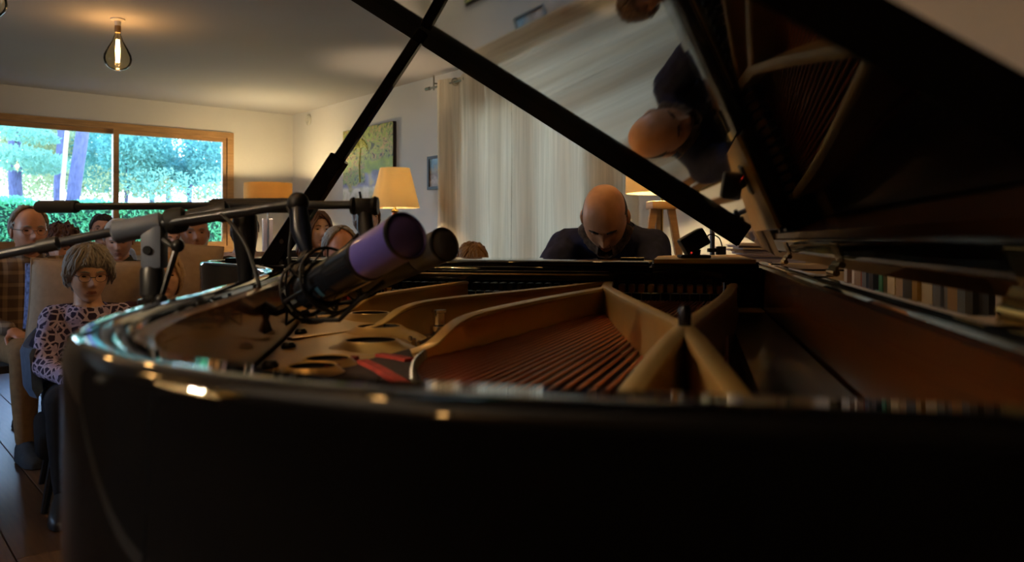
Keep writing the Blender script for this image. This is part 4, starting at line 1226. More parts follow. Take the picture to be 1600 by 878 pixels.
# elastic shock mount around the body
sm = empty('shock_mount', base1, 0, 'black spider shock mount with elastic cords holding the violet headed microphone', 'shock mount')
for z, rr in ((L * 0.08, 0.040), (L * 0.30, 0.040)):
    bm = bmesh.new(); tube(bm, [Mx @ Vector((rr * math.cos(2 * PI * k / 28), rr * math.sin(2 * PI * k / 28), z)) for k in range(29)], 0.0018, 8, caps=False); obj('outer_ring', bm, M_satin, sm)
bm = bmesh.new(); tube(bm, [Mx @ Vector(((MR + 0.0012) * math.cos(2 * PI * k / 28), (MR + 0.0012) * math.sin(2 * PI * k / 28), L * 0.02)) for k in range(29)], 0.003, 8, caps=False); tube(bm, [Mx @ Vector(((MR + 0.0016) * math.cos(2 * PI * k / 28), (MR + 0.0016) * math.sin(2 * PI * k / 28), L * 0.22)) for k in range(29)], 0.003, 8, caps=False); obj('inner_ring', bm, M_satin, sm)
for k in range(8):
    a = 2 * PI * k / 8
    bm = bmesh.new(); b2 = a + 0.4
    tube(bm, [Mx @ Vector((0.040 * math.cos(a), 0.040 * math.sin(a), L * 0.10)), Mx @ Vector((0.0275 * math.cos(b2), 0.0275 * math.sin(b2), L * 0.02)), Mx @ Vector((0.040 * math.cos(b2 + 0.3), 0.040 * math.sin(b2 + 0.3), L * 0.10))], 0.0016, 6); obj('elastic_cord', bm, M_rubber, sm)
    bm = bmesh.new(); tube(bm, [Mx @ Vector((0.040 * math.cos(a), 0.040 * math.sin(a), L * 0.30)), Mx @ Vector((0.0275 * math.cos(b2), 0.0275 * math.sin(b2), L * 0.22)), Mx @ Vector((0.040 * math.cos(b2 + 0.3), 0.040 * math.sin(b2 + 0.3), L * 0.30))], 0.0016, 6); obj('elastic_cord', bm, M_rubber, sm)
for k in range(4):
    a = 2 * PI * k / 4 + 0.3
    bm = bmesh.new(); tube(bm, [Mx @ Vector((0.040 * math.cos(a), 0.040 * math.sin(a), L * 0.10)), Mx @ Vector((0.040 * math.cos(a), 0.040 * math.sin(a), L * 0.30))], 0.0022, 6); obj('mount_bar', bm, M_satin, sm)
# swivel from the boom end down to the mount, and the arm with the hanging connector
bt = W(466, 317, 1.06)
bm = bmesh.new(); ball(bm, bt - base1, 0.0145, 16, 10); obj('swivel_ball', bm, M_mic, sm)
bm = bmesh.new(); tube(bm, [bt - base1, W(470, 360, 1.05) - base1, W(480, 395, 1.04) - base1], [0.011, 0.014, 0.007], 12); obj('swivel_arm', bm, mat('swivel_blue_black', hx('#1b2233'), 0.3), sm)
bm = bmesh.new(); tube(bm, [W(480, 392, 1.04) - base1, W(462, 425, 1.02) - base1, W(455, 440, 1.01) - base1], 0.006, 8); obj('mount_fork', bm, M_satin, sm)
bm = bmesh.new(); tube(bm, [W(470, 470, 1.000) - base1, W(432, 487, 1.000) - base1, W(412, 480, 1.000) - base1], [0.007, 0.006, 0.008], 10); tube(bm, [W(414, 478, 1.000) - base1, W(409, 500, 1.000) - base1, W(418, 520, 1.000) - base1], [0.010, 0.0085, 0.007], 12); obj('cable_plug', bm, M_satin, sm)
bm = bmesh.new(); tube(bm, [W(447, 507, 0.990) - base1, W(500, 470, 0.960) - base1, W(455, 420, 0.990) - base1], 0.0018, 6); tube(bm, [W(447, 507, 0.990) - base1, W(452, 430, 1.000) - base1], 0.0018, 6); tube(bm, [W(470, 500, 0.980) - base1, W(530, 500, 0.940) - base1, W(560, 470, 0.920) - base1, W(600, 440, 0.910) - base1], 0.0028, 8); obj('mount_wire', bm, M_satin, sm)

# second microphone
base2, tip2 = W(545, 450, 1.36), W(696, 381, 1.17)
m2 = empty('microphone', base2, 0, 'black studio microphone with a grey mesh head, farther of the two over the piano', 'microphone')
mic(m2, (0, 0, 0), tip2 - base2, 0.0250, 0.26, M_mic, M_grey_grille)
mh = empty('microphone_clip', W(570, 322, 1.22), 0, 'black swivel clip with thumb screws at the end of the level boom', 'clip')
O = W(570, 322, 1.22)
bm = bmesh.new(); rbox(bm, (-0.014, -0.012, -0.012), (0.014, 0.012, 0.012), 0.003); obj('clip_block', bm, M_mic, mh)
bm = bmesh.new(); lathe(bm, [(0.012, -0.004), (0.014, 0), (0.012, 0.004)], 14, Matrix.Translation((-0.017, -0.002, 0.0)) @ Matrix.Rotation(PI / 2, 4, 'Y')); lathe(bm, [(0.013, -0.005), (0.015, 0), (0.013, 0.005)], 14, Matrix.Translation((0.016, -0.004, 0.0)) @ Matrix.Rotation(PI / 2, 4, 'Y')); tube(bm, [(-0.006, 0, 0.012), (-0.008, 0, 0.022)], 0.002, 6); obj('thumb_screw', bm, M_satin, mh)
bm = bmesh.new(); tube(bm, [(0.0, 0, -0.008), (0.003, -0.01, -0.035), (0.012, -0.03, -0.05), W(585, 385, 1.25) - O, W(580, 425, 1.3) - O], [0.011, 0.013, 0.012, 0.008, 0.008], 12); obj('swivel_arm', bm, M_mic, mh)
bm = bmesh.new(); M2 = axis_matrix(base2 - O, tip2 - base2); lathe(bm, [(0.0255, 0.03), (0.029, 0.03), (0.029, 0.055), (0.0255, 0.055), (0.0255, 0.03)], 24, M2, caps=False); obj('clip_ring', bm, M_satin, mh)

# cables
def cable(pts, r, label, name='microphone_cable'):
    bm = bmesh.new(); tube(bm, spline(pts, 6), r, 8); return tag(obj(name, bm, M_rubber), label, 'cable')
cable([W(345, 336, 1.065), W(362, 350, 1.05), W(385, 385, 1.03), W(402, 435, 1.01), W(413, 482, 1.003)], 0.0026, 'black cable sagging from the tilted boom to the plug beside the shock mount')
cable([W(448, 322, 1.06), W(456, 345, 1.05), W(452, 400, 1.04), W(462, 450, 1.05), W(500, 478, 1.04), W(560, 468, 1.06)], 0.0024, 'thin black cable looping under the shock mount from the boom ball joint')
cable([W(565, 360, 1.22), W(540, 385, 1.2), W(500, 415, 1.12), W(478, 445, 1.08), W(500, 485, 1.08), W(540, 488, 1.06)], 0.0024, 'black cable crossing behind the violet headed microphone')

# ------------------------------------------------------------------ things around the keyboard end
# small tilted camera on the slide
dz = DZ + 0.0062
dv = PM @ P(0.150, -0.10, dz)
tc_ = empty('tilted_camera', (dv.x, dv.y, dz), -0.05, 'small tilted black box camera standing on the end of the piano desk slide', 'camera')
bm = bmesh.new(); rbox(bm, (-0.034, -0.03, 0.0), (0.034, 0.03, 0.007), 0.003); obj('stand_foot', bm, M_mic, tc_)
bm = bmesh.new(); Mt = Matrix.Translation((0.0, 0, 0.036)) @ Matrix.Rotation(-0.52, 4, 'Y')
rbox(bm, (-0.030, -0.026, -0.019), (0.030, 0.026, 0.022), 0.005, 2, Mt); obj('camera_body', bm, M_mic, tc_)
bm = bmesh.new(); tube(bm, [(0.004, 0, 0.005), (0.006, 0, 0.02)], 0.010, 10); obj('stand_neck', bm, M_mic, tc_)
bm = bmesh.new(); ball(bm, (-0.010, -0.0265, 0.012), 0.0022, 8, 6); obj('status_light', bm, emit_mat('red_led', (1, 0.05, 0.03), 0.12), tc_)
# thin light pole with a clamp
sp = W(1113, 402, 2.45)
ts = empty('thin_stand', (sp.x, sp.y, 0), 0, 'slim dark metal pole with a black clamp between the tilted camera and the paper stack', 'stand')
bm = bmesh.new(); tube(bm, [(0, 0, 0.02), (0, 0, 1.32)], 0.0075, 10); obj('pole', bm, mat('pole_grey', hx('#4e4f57'), 0.4, metal=0.5), ts)
bm = bmesh.new(); lathe(bm, [(0.11, 0), (0.11, 0.012), (0.02, 0.022)], 24); obj('base', bm, M_mic, ts)
bm = bmesh.new(); zc = sp.z; rbox(bm, (-0.014, -0.014, zc + 0.016), (0.012, 0.012, zc + 0.028), 0.002); rbox(bm, (0.012, -0.012, zc + 0.008), (0.040, 0.010, zc + 0.034), 0.003); obj('clamp', bm, M_satin, ts)
bm = bmesh.new(); tube(bm, spline([(0.03, 0, zc + 0.034), (0.02, 0, zc + 0.06), (-0.01, -0.01, zc + 0.07), (-0.03, -0.02, zc + 0.05)], 5), 0.002, 6); obj('wire', bm, M_rubber, ts)

# cabinet with paper stack, right of the pianist
cb = empty('side_cabinet', PM @ P(-0.17, 0.98, 0), PROT, 'pale low cabinet beside the bass end of the piano carrying stacked scores', 'cabinet')
M_paint = mat('cabinet_paint', hx('#b5a48c'), 0.5)
CH = 0.975
bm = bmesh.new()
for lo, hi in (((-0.24, -0.22, 0.04), (-0.22, 0.22, CH - 0.02)), ((0.22, -0.22, 0.04), (0.24, 0.22, CH - 0.02)), ((-0.22, 0.20, 0.04), (0.22, 0.22, CH - 0.02)), ((-0.22, -0.22, 0.04), (0.22, 0.20, 0.06)), ((-0.22, -0.20, 0.5), (0.22, 0.20, 0.52))):
    box(bm, lo, hi)
obj('cabinet_body', bm, M_paint, cb, smooth=False)
bm = bmesh.new(); rbox(bm, (-0.255, -0.235, CH - 0.02), (0.255, 0.235, CH), 0.004); obj('cabinet_top', bm, M_paint, cb)
bm = bmesh.new(); rbox(bm, (-0.218, -0.236, 0.065), (0.218, -0.222, CH - 0.025), 0.003); dd = obj('door', bm, M_paint, cb)
bm = bmesh.new(); ball(bm, (0.17, -0.245, 0.6), 0.012, 10, 8); obj('knob', bm, M_brass, dd)
M_paper = [mat('paper_%d' % k, hx(c), 0.8, noise_scale=3, stretch=(1, 1, 220), noise_amt=0.10) for k, c in enumerate(('#c9c4d6', '#d8d2da', '#bdb4c6', '#d9d0c0', '#a89cb0'))]
z = CH; rnd = random.Random(11)
names = ('lilac white', 'cream', 'pale violet', 'ivory', 'mauve grey', 'white', 'buff', 'pearl grey', 'chalk white', 'bluish white', 'warm white', 'grey')
for k, nm in enumerate(names):
    h = rnd.uniform(0.004, 0.009)
    b = bmesh.new(); sx = rnd.uniform(0.105, 0.125); box(b, (-sx, -0.15, 0), (sx, 0.15, h - 0.0004))
    o = obj('score_booklet', b, M_paper[k % 5], None, smooth=False)
    o.location = PM @ P(-0.11 + rnd.uniform(-0.015, 0.015) , 0.93 + rnd.uniform(-0.015, 0.015), z); o.rotation_euler = (0, 0, PROT + rnd.uniform(-0.10, 0.10))
    tag(o, '%s score booklet in the pile on the pale cabinet, number %d up' % (nm, k + 1), 'booklet', 'pile of scores on the pale cabinet'); z += h

# low bookcase along the straight side of the piano
bc = empty('low_bookcase', PM @ P(-0.42, -0.45, 0), PROT, 'long low bookcase along the straight side of the piano carrying a row of books', 'bookcase')
BH = 0.80
M_bc = mat('bookcase_wood', hx('#7a5a3a'), 0.5, noise_scale=5, stretch=(1, 10, 10), noise_amt=0.2)
for lo, hi, nm in (((-0.16, -1.25, BH - 0.025), (0.16, 1.15, BH), 'top'), ((-0.16, -1.25, 0), (0.16, -1.225, BH - 0.025), 'side_panel'), ((-0.16, 1.125, 0), (0.16, 1.15, BH - 0.025), 'side_panel'), ((-0.16, -1.225, 0.05), (0.16, 1.125, 0.07), 'shelf'), ((-0.16, -1.225, 0.40), (0.15, 1.125, 0.42), 'shelf'), ((0.15, -1.225, 0.07), (0.16, 1.125, BH - 0.025), 'back_panel')):
    bm = bmesh.new(); box(bm, lo, hi); obj(nm, bm, M_bc, bc, smooth=False)
cols = [('pale grey', '#b9b4ae'), ('brown', '#5a3b28'), ('white', '#d5d0c8'), ('brick red', '#8a4334'), ('slate blue', '#5a6a86'), ('blue grey', '#6d7890'), ('navy', '#333c58'), ('teal', '#4f9f93'), ('dark olive', '#4b4a33'), ('cream', '#d6c9ac'), ('tan', '#a1835f'), ('charcoal', '#2d2b2d'), ('mustard', '#a9883c'), ('off white', '#cfc8bd')]
ordn = ['1st', '2nd', '3rd'] + ['%dth' % k for k in range(4, 60)]
y = 1.08; k = 0; rnd = random.Random(5)
while y > -1.15:
    nm, c = cols[k % len(cols)] if k < 14 else rnd.choice(cols)
    th = rnd.uniform(0.030, 0.075); hgt = rnd.uniform(0.215, 0.262)
    if y - th < -1.2: break
    bm = bmesh.new()
    w = rnd.uniform(0.08, 0.10)
    box(bm, (-w, -th / 2, 0), (-w + 0.004, th / 2, hgt)); box(bm, (-w + 0.004, -th / 2, 0), (w, -th / 2 + 0.003, hgt)); box(bm, (-w + 0.004, th / 2 - 0.003, 0), (w, th / 2, hgt))
    box(bm, (-w + 0.004, -th / 2 + 0.003, 0.003), (w - 0.006, th / 2 - 0.003, hgt - 0.004), mi=1)
    o = obj('book', bm, [mat('book_cover_%d' % k, hx(c), 0.55), M_paper[3]], None, smooth=False)
    lean = 0.0 if k not in (9, 10, 17) else 0.16
    o.location = PM @ P(-0.40, -0.45 + y - th / 2, BH + 0.001); o.rotation_euler = (0, 0, PROT)
    tag(o, '%s book standing on the low bookcase, %s along the row from the keyboard end' % (nm, ordn[k]), 'book', 'books on the low bookcase')
    y -= th + 0.003 + lean * 0.1; k += 1
# ------------------------------------------------------------------ people
def smooth01(x): return np.clip(x, 0, 1) ** 2 * (3 - 2 * np.clip(x, 0, 1))

NU, NV = 72, 56
def head_grid():
    th = np.linspace(0, 2 * PI, NU, endpoint=False)
    # denser rows over the face
    v = np.linspace(0, PI, NV)
    T_, V_ = np.meshgrid(th, v)
    d = np.stack([np.sin(V_) * np.sin(T_), -np.sin(V_) * np.cos(T_), np.cos(V_)], -1).reshape(-1, 3)   # T=0 is the face (-y)
    faces = []
    for j in range(NV - 1):
        for i in range(NU):
            a, b = j * NU + i, j * NU + (i + 1) % NU
            faces.append((a, b, b + NU, a + NU))
    return d, faces
HD, HF = head_grid()
AZ = np.abs(np.arctan2(HD[:, 0], -HD[:, 1]))        # angle from the face direction

def G(x, m, s): return np.exp(-((x - m) / s) ** 2)

def head_shape(fat=1.0, nose=1.0, jaw=1.0):
    p = 2.25
    n = (np.abs(HD) ** p).sum(1) ** (-1 / p)
    d = HD * n[:, None]
    z = d[:, 2] * np.where(d[:, 2] > 0, 0.118, 0.122)
    low = np.clip(-d[:, 2], 0, 1)
    x = d[:, 0] * 0.076 * (1 - 0.30 * low ** 1.4 * (2 - jaw)) * fat
    fr = d[:, 1] < 0
    y = np.where(fr, d[:, 1] * 0.094 * (1 - 0.05 * low), d[:, 1] * 0.104 * (1 - 0.42 * low ** 1.2))
    y = y - 0.006 * low
    f = smooth01(-d[:, 1] * 1.6)
    ax = np.abs(x)
    dy = np.zeros_like(y)
    dy -= nose * (0.019 * G(z, -0.022, 0.014) * G(x, 0, 0.012) + 0.014 * G(z, -0.002, 0.020) * G(x, 0, 0.0085) + 0.005 * G(z, -0.028, 0.009) * G(ax, 0.012, 0.007))
    dy += 0.012 * G(z, 0.012, 0.013) * G(ax, 0.031, 0.016)          # eye sockets
    dy -= 0.005 * G(z, 0.033, 0.010) * G(ax, 0.026, 0.022)          # brow ridge
    dy -= 0.005 * G(z, -0.018, 0.018) * G(ax, 0.045, 0.016)         # cheekbones
    dy -= 0.007 * G(z, -0.060, 0.013) * G(x, 0, 0.024)              # mouth barrel
    dy -= 0.004 * G(z, -0.054, 0.0045) * G(x, 0, 0.018) + 0.004 * G(z, -0.067, 0.005) * G(x, 0, 0.016)
    dy += 0.0045 * G(z, -0.0605, 0.0032) * G(x, 0, 0.022)           # lip line
    dy -= 0.016 * G(z, -0.102, 0.016) * G(x, 0, 0.024)              # chin
    dy += 0.004 * G(z, -0.082, 0.008) * G(x, 0, 0.022)
    y = y + dy * f
    return np.stack([x, y, z], 1)

HAIRLINES = {
    'short': ([0, .5, .9, 1.2, 1.5, 1.9, 2.4, PI], [.072, .070, .055, .020, -.005, -.03, -.06, -.07]),
    'receding': ([0, .5, .9, 1.2, 1.5, 1.9, 2.4, PI], [.105, .098, .07, .02, -.005, -.03, -.06, -.07]),
    'fringe': ([0, .9, 1.15, 1.35, 1.6, 1.9, 2.4, PI], [.2, .2, .12, .02, -.01, -.03, -.06, -.07]),
    'bob': ([0, .45, .75, .95, 1.2, 1.6, 2.4, PI], [.062, .058, .035, -.02, -.075, -.09, -.10, -.10]),
    'crop': ([0, .45, .75, 1.0, 1.25, 1.6, 2.4, PI], [.048, .050, .035, .005, -.02, -.045, -.075, -.085]),
    'long': ([0, .45, .75, .95, 1.2, 1.6, 2.4, PI], [.078, .070, .035, -.03, -.10, -.115, -.118, -.118]),
}
def hair_mesh(hp, style, thick, rough, seed, top_limit=None):
    az, h = HAIRLINES[style]
    line = np.interp(AZ, az, h) + np.array([noise.noise(Vector((v[0] * 30 + seed, v[1] * 30, 0))) for v in hp]) * 0.008
    m = hp[:, 2] - line
    if style == 'fringe':
        cap = np.interp(AZ, [0, 1.2, PI], [0.02, 0.055, 0.062])
        m = np.minimum(m, cap - hp[:, 2])
    nrm = HD / np.linalg.norm(HD, axis=1)[:, None]
    t = smooth01((m + 0.004) / 0.028) * thick - 0.003
    off = Vector((seed * 3.1, seed * 1.7, 0))
    nz = np.array([noise.noise(Vector(v) * 28 + off) * 0.6 + noise.noise(Vector((v[0] * 90, v[1] * 90, v[2] * 25)) + off) * 0.4 for v in hp])
    t = t + nz * rough * smooth01((m) / 0.02)
    v = hp + nrm * t[:, None]
    if style == 'long' or style == 'bob':
        droop = smooth01((-hp[:, 2]) / 0.1) * (AZ > 0.9)
        v[:, 0] *= 1 + 0.18 * droop
    keep = m > -0.006
    faces = [f for f in HF if all(keep[i] for i in f)]
    return v, faces

def np_mesh(name, v, faces):
    me = bpy.data.meshes.new(name)
    me.from_pydata([tuple(q) for q in v], [], faces)
    bm = bmesh.new(); bm.from_mesh(me)
    bmesh.ops.remove_doubles(bm, verts=bm.verts, dist=1e-5)
    loose = [q for q in bm.verts if not q.link_faces]
    bmesh.ops.delete(bm, geom=loose, context='VERTS')
    bmesh.ops.recalc_face_normals(bm, faces=bm.faces)
    bm.to_mesh(me); bm.free()
    return me

def skin(name, c, lips='#9a6254'):
    return [mat('skin_' + name, hx(c), 0.45, noise_scale=25, noise_amt=0.10), mat('lips_' + name, hx(lips), 0.4)]
M_eye = mat('eye', hx('#3a302a'), 0.15)
M_frame = mat('glasses_frame', hx('#2a2522'), 0.3)
M_lens = thin_glass('spectacle_lens', (0.95, 0.95, 0.97))

def hand(bm, w, fwd, side, nrm, s=1.0, curl=0.5, mirror=1):
    """palm with four fingers and a thumb; fwd points to the finger tips, nrm is the back of the hand"""
    w, fwd, side, nrm = Vector(w), Vector(fwd).normalized(), Vector(side).normalized(), Vector(nrm).normalized()
    kn = []
    for i, (o, l) in enumerate(((-0.027, 0.084), (-0.009, 0.089), (0.009, 0.086), (0.026, 0.078))):
        k = w + fwd * l * s + side * o * s * mirror
        roundcone(bm, w + fwd * 0.012 * s + side * o * 0.55 * s * mirror, 0.015 * s, k, 0.0115 * s, 8)
        kn.append(k)
    for k, ln in zip(kn, (0.068, 0.076, 0.072, 0.056)):
        d1 = (fwd - nrm * curl * 0.5).normalized(); m1 = k + d1 * ln * 0.5 * s
        d2 = (fwd - nrm * curl * 1.5).normalized(); m2 = m1 + d2 * ln * 0.32 * s
        d3 = (fwd * 0.6 - nrm * curl * 2.0).normalized(); m3 = m2 + d3 * ln * 0.25 * s
        roundcone(bm, k, 0.0098 * s, m1, 0.0090 * s, 8); roundcone(bm, m1, 0.0090 * s, m2, 0.0082 * s, 8); roundcone(bm, m2, 0.0082 * s, m3, 0.0074 * s, 8)
    t0 = w + fwd * 0.025 * s - side * 0.022 * s * mirror
    t1 = t0 + (fwd * 0.5 - side * 0.8 * mirror - nrm * 0.3).normalized() * 0.045 * s
    t2 = t1 + (fwd * 0.9 - side * 0.35 * mirror - nrm * 0.35).normalized() * 0.042 * s
    roundcone(bm, t0, 0.0145 * s, t1, 0.0115 * s, 8); roundcone(bm, t1, 0.0115 * s, t2, 0.0088 * s, 8)

def person(label, loc, rz, top=1.25, seat=0.44, s=1.0, skin_m=None, shirt=None, trousers=None, shoes=None, hair=None, hair_m=None, hair_thick=0.012, hair_rough=0.006,
           lean=0.04, pitch=0.0, yaw=0.0, roll=0.0, beard=None, beard_m=None, glasses=False, fat=1.0, wide=1.0, short_sleeves=False, hscale=1.0, eyes_closed=False, collar=True, group=None, seed=1, pose=None,
           voxel=0.0095, nose=1.0, jaw=1.0, shirt_buttons=False, brow_m=None, long_hair=False, open_neck=True):
    root = empty('person', loc, rz, label, 'person', group)
    zp = seat + 0.095
    zn = top - 0.245 * s                       # base of the neck
    J = dict(pelvis=(0, 0.0, zp), neck=(0, -lean, zn), head=(0, -lean - 0.028, zn + 0.125 * s))
    hs = s * hscale
    L = zn - zp
    for k, sx in (('l', -1), ('r', 1)):
        J['sh' + k] = (sx * 0.178 * s * wide, -lean * 0.9, zn - 0.065 * s)
        J['el' + k] = (sx * 0.235 * s * wide, -lean * 0.5 - 0.05, zp + max(0.13, L * 0.30))
        J['wr' + k] = (sx * 0.13 * s, -0.27, zp + 0.085)
        J['hip' + k] = (sx * 0.09 * s, -0.02, zp - 0.01)
        J['kn' + k] = (sx * 0.12 * s, -0.45 * s, max(zp - 0.02, 0.47 * s))
        J['an' + k] = (sx * 0.12 * s, -0.47 * s, 0.095)
        J['hf' + k] = (-sx * 0.35, -0.8, -0.35)
    if pose: J.update(pose)
    J = {k: Vector(v) for k, v in J.items()}
    sk, lips = skin_m
    up = (J['neck'] - J['pelvis']); n_up = up.normalized()
    ax = Vector((1, 0, 0)); dpt = n_up.cross(ax).normalized()          # +y-ish, towards the back
    def torso(bm, g):
        rr = [(-0.16, 0.145, 0.105), (0.0, 0.172, 0.125), (0.25, 0.160, 0.122), (0.5, 0.163, 0.122), (0.72, 0.172, 0.122), (0.87, 0.165, 0.105), (0.95, 0.12, 0.085), (1.0, 0.072, 0.072)]
        bend = J['bend'] if 'bend' in J else Vector((0, 0, 0))
        loft_ellipses(bm, [(J['pelvis'] + up * t + dpt * (0.02 * math.sin(PI * min(max(t, 0), 1))) + bend * math.sin(PI * min(max(t, 0), 1)), (w * s * wide + g) * (fat if 0 < t < 0.8 else 1), (d * s + g) * (fat if 0 < t < 0.8 else 1), ax, dpt) for t, w, d in rr], 22)
        for k in 'lr':
            sh = J['sh' + k]
            roundcone(bm, J['neck'].lerp(sh, 0.25) - n_up * 0.035 * s, 0.050 * s + g, sh, 0.056 * s + g, 12)
    def arms(bm, g, to=1.0, upto=1.0):
        for k in 'lr':
            sh, el, wr = J['sh' + k], J['el' + k], J['wr' + k]
            e2 = sh.lerp(el, upto)
            roundcone(bm, sh, 0.056 * s + g, e2, (0.056 - 0.012 * upto) * s + g, 12)
            if upto >= 1 and to > 0:
                roundcone(bm, el, 0.044 * s + g, el.lerp(wr, to), (0.042 - 0.014 * to) * s + g, 12)
    def legs(bm, g, cut=1.0):
        for k in 'lr':
            h, kn, an = J['hip' + k], J['kn' + k], J['an' + k]
            roundcone(bm, h, 0.082 * s + g, kn, 0.058 * s + g, 14)
            roundcone(bm, kn, 0.057 * s + g, kn.lerp(an, 0.35), 0.056 * s + g, 12)
            roundcone(bm, kn.lerp(an, 0.35), 0.056 * s + g, kn.lerp(an, cut), (0.056 - 0.019 * cut) * s + g, 12)
    # one continuous body
    bm = bmesh.new()
    torso(bm, -0.012); arms(bm, -0.004); legs(bm, -0.012)
    Rh = Matrix.Rotation(roll, 3, 'Y') @ Matrix.Rotation(yaw, 3, 'Z') @ Matrix.Rotation(pitch, 3, 'X')
    HM = Matrix.Translation(J['head']) @ Rh.to_4x4()
    hb = HM @ Vector((0, 0.022, -0.075)) if True else None
    roundcone(bm, J['neck'] - n_up * 0.05, 0.062 * s, HM @ Vector((0, 0.030, -0.045)), 0.052 * s, 14)
    for k, mir in (('l', 1), ('r', -1)):
        wr, el = J['wr' + k], J['el' + k]
        f = Vector(J['hf' + k]).normalized()
        nr = J['hn' + k].normalized() if 'hn' + k in J else Vector((0, -0.35, 1)).normalized()
        sd = f.cross(nr).normalized(); nr = sd.cross(f).normalized()
        hand(bm, wr, f, sd, nr, s, curl=0.55, mirror=-mir)
    for k in 'lr':
        an = J['an' + k]; roundcone(bm, an - Vector((0, -0.02, 0.045)), 0.032, an + Vector((0, -0.12, -0.065)), 0.025, 10)
    body = remesh(bm, voxel, 4)
    # the head joins the neck inside the same mesh
    hp = head_shape(fat=1.0, nose=nose, jaw=jaw)
    hv = hp * hs
    b2 = bmesh.new(); b2.from_mesh(body)
    vs = [b2.verts.new(HM @ Vector(v)) for v in hv]
    for f in HF:
        q = []
        for i in f:
            if vs[i] not in q: q.append(vs[i])
        c = sum((hp[i] for i in f)) / 4
        fc = b2.faces.new(q)
        lipz = abs(c[2] + 0.0605) < 0.0075 - 0.006 * (abs(c[0]) / 0.024) ** 2 and abs(c[0]) < 0.024 and c[1] < -0.05
        fc.material_index = 1 if lipz else 0
    bmesh.ops.remove_doubles(b2, verts=vs, dist=1e-5)
    for sx in (-1, 1):       # ears
        Me = HM @ Matrix.Translation((sx * 0.0765 * hs, 0.006, -0.004)) @ Matrix.Rotation(sx * 0.35, 4, 'Z') @ Matrix.Rotation(-0.15, 4, 'X')
        ball(b2, (0, 0, 0), 0.03 * hs, 12, 10, (0.30, 0.58, 1.05), Me)
        ball(b2, (sx * 0.004, 0.004, 0.004), 0.024 * hs, 10, 8, (0.35, 0.75, 1.0), Me)
    bmesh.ops.recalc_face_normals(b2, faces=b2.faces)
    b2.to_mesh(body); b2.free(); body.name = 'body'
    link('body', body, [sk, lips], root, angle=80)
    for sx in (-1, 1):
        bm = bmesh.new(); ball(bm, (sx * 0.0305 * hs, -0.0775 * hs, 0.011 * hs), 0.0080 * hs, 12, 8, (1.3, 0.8, 0.55), HM); obj('eyelid' if eyes_closed else 'eye', bm, sk if eyes_closed else M_eye, root)
    if hair:
        v, f = hair_mesh(hp, hair, hair_thick, hair_rough, seed)
        me = np_mesh('hair', [HM @ Vector(q * hs) for q in v], f)
        link('hair', me, hair_m, root, angle=80)
        if hair_thick >= 0.012:
            az_, hl_ = HAIRLINES[hair]; rndh = random.Random(seed); bm = bmesh.new()
            for k in range(110):
                i = rndh.randrange(NU); pts = []; rad = []; drift = rndh.uniform(-1.5, 1.5); lift = rndh.uniform(0.75, 1.12)
                rows_ = list(range(2 + rndh.randrange(6), NV, 3))
                for n_, j in enumerate(rows_):
                    ii = int(i + drift * n_) % NU; q = hp[j * NU + ii]; dd_ = HD[j * NU + ii]
                    if q[2] < np.interp(AZ[j * NU + ii], az_, hl_) - 0.004: break
                    wob = hair_rough * noise.noise(Vector(q) * 60 + Vector((k, 0, 0))) * 1.2
                    pts.append(HM @ Vector((q + dd_ * (hair_thick * lift + wob)) * hs)); rad.append(0.0075 * hs)
                if len(pts) > 2:
                    rad[0] = 0.003; rad[-1] = 0.0015; rad[-2] = 0.0045
                    tube(bm, pts, rad, 5)
            hl = obj('hair_locks', bm, hair_m, root, angle=80); hl['kind'] = 'stuff'
        if long_hair:
            bm = bmesh.new()
            for k in range(16):
                a = 1.0 + (2 * PI - 2.0) * k / 15
                p0 = HM @ Vector((0.080 * math.sin(a), -0.092 * math.cos(a) + 0.01, -0.02)) ; p1 = p0 + Vector((0.03 * math.sin(a), 0.01, -0.12)); p2 = p1 + Vector((0.01 * math.sin(a), 0.005, -0.10))
                tube(bm, spline([p0, p1, p2], 4), [0.018] * 5 + [0.014, 0.010, 0.006, 0.002], 8)
            obj('hair_lengths', bm, hair_m, root, angle=80)
    if brow_m or hair_m:
        for sx in (-1, 1):
            bm = bmesh.new()
            tube(bm, [HM @ Vector((sx * x * hs, y * hs, z * hs)) for x, y, z in ((0.014, -0.094, 0.031), (0.030, -0.0915, 0.036), (0.047, -0.079, 0.031))], [0.0035, 0.0042, 0.002], 6)
            obj('eyebrow', bm, brow_m or hair_m, root)
    if beard:
        zc = hp[:, 2]
        ln = np.interp(AZ, [0, 0.28, 0.5, 0.95, 1.35, 1.6], [-0.040, -0.042, -0.058, -0.045, 0.0, -0.02])
        m = np.where(AZ < 1.55, ln - zc, -1)
        mouth = (G(zc, -0.0605, 0.012) * G(hp[:, 0], 0, 0.022)) > 0.45
        m = np.where(mouth & (AZ < 0.5), -1, m)
        nrm = HD / np.linalg.norm(HD, axis=1)[:, None]
        nzv = np.array([noise.noise(Vector(q) * 90) for q in hp])
        t = smooth01(m / 0.03) * beard - 0.002 + nzv * beard * 0.25
        v = hp + nrm * t[:, None]; keep = m > -0.004
        me = np_mesh('beard', [HM @ Vector(q * hs) for q in v], [f for f in HF if all(keep[i] for i in f)])
        link('beard', me, beard_m, root, angle=80)
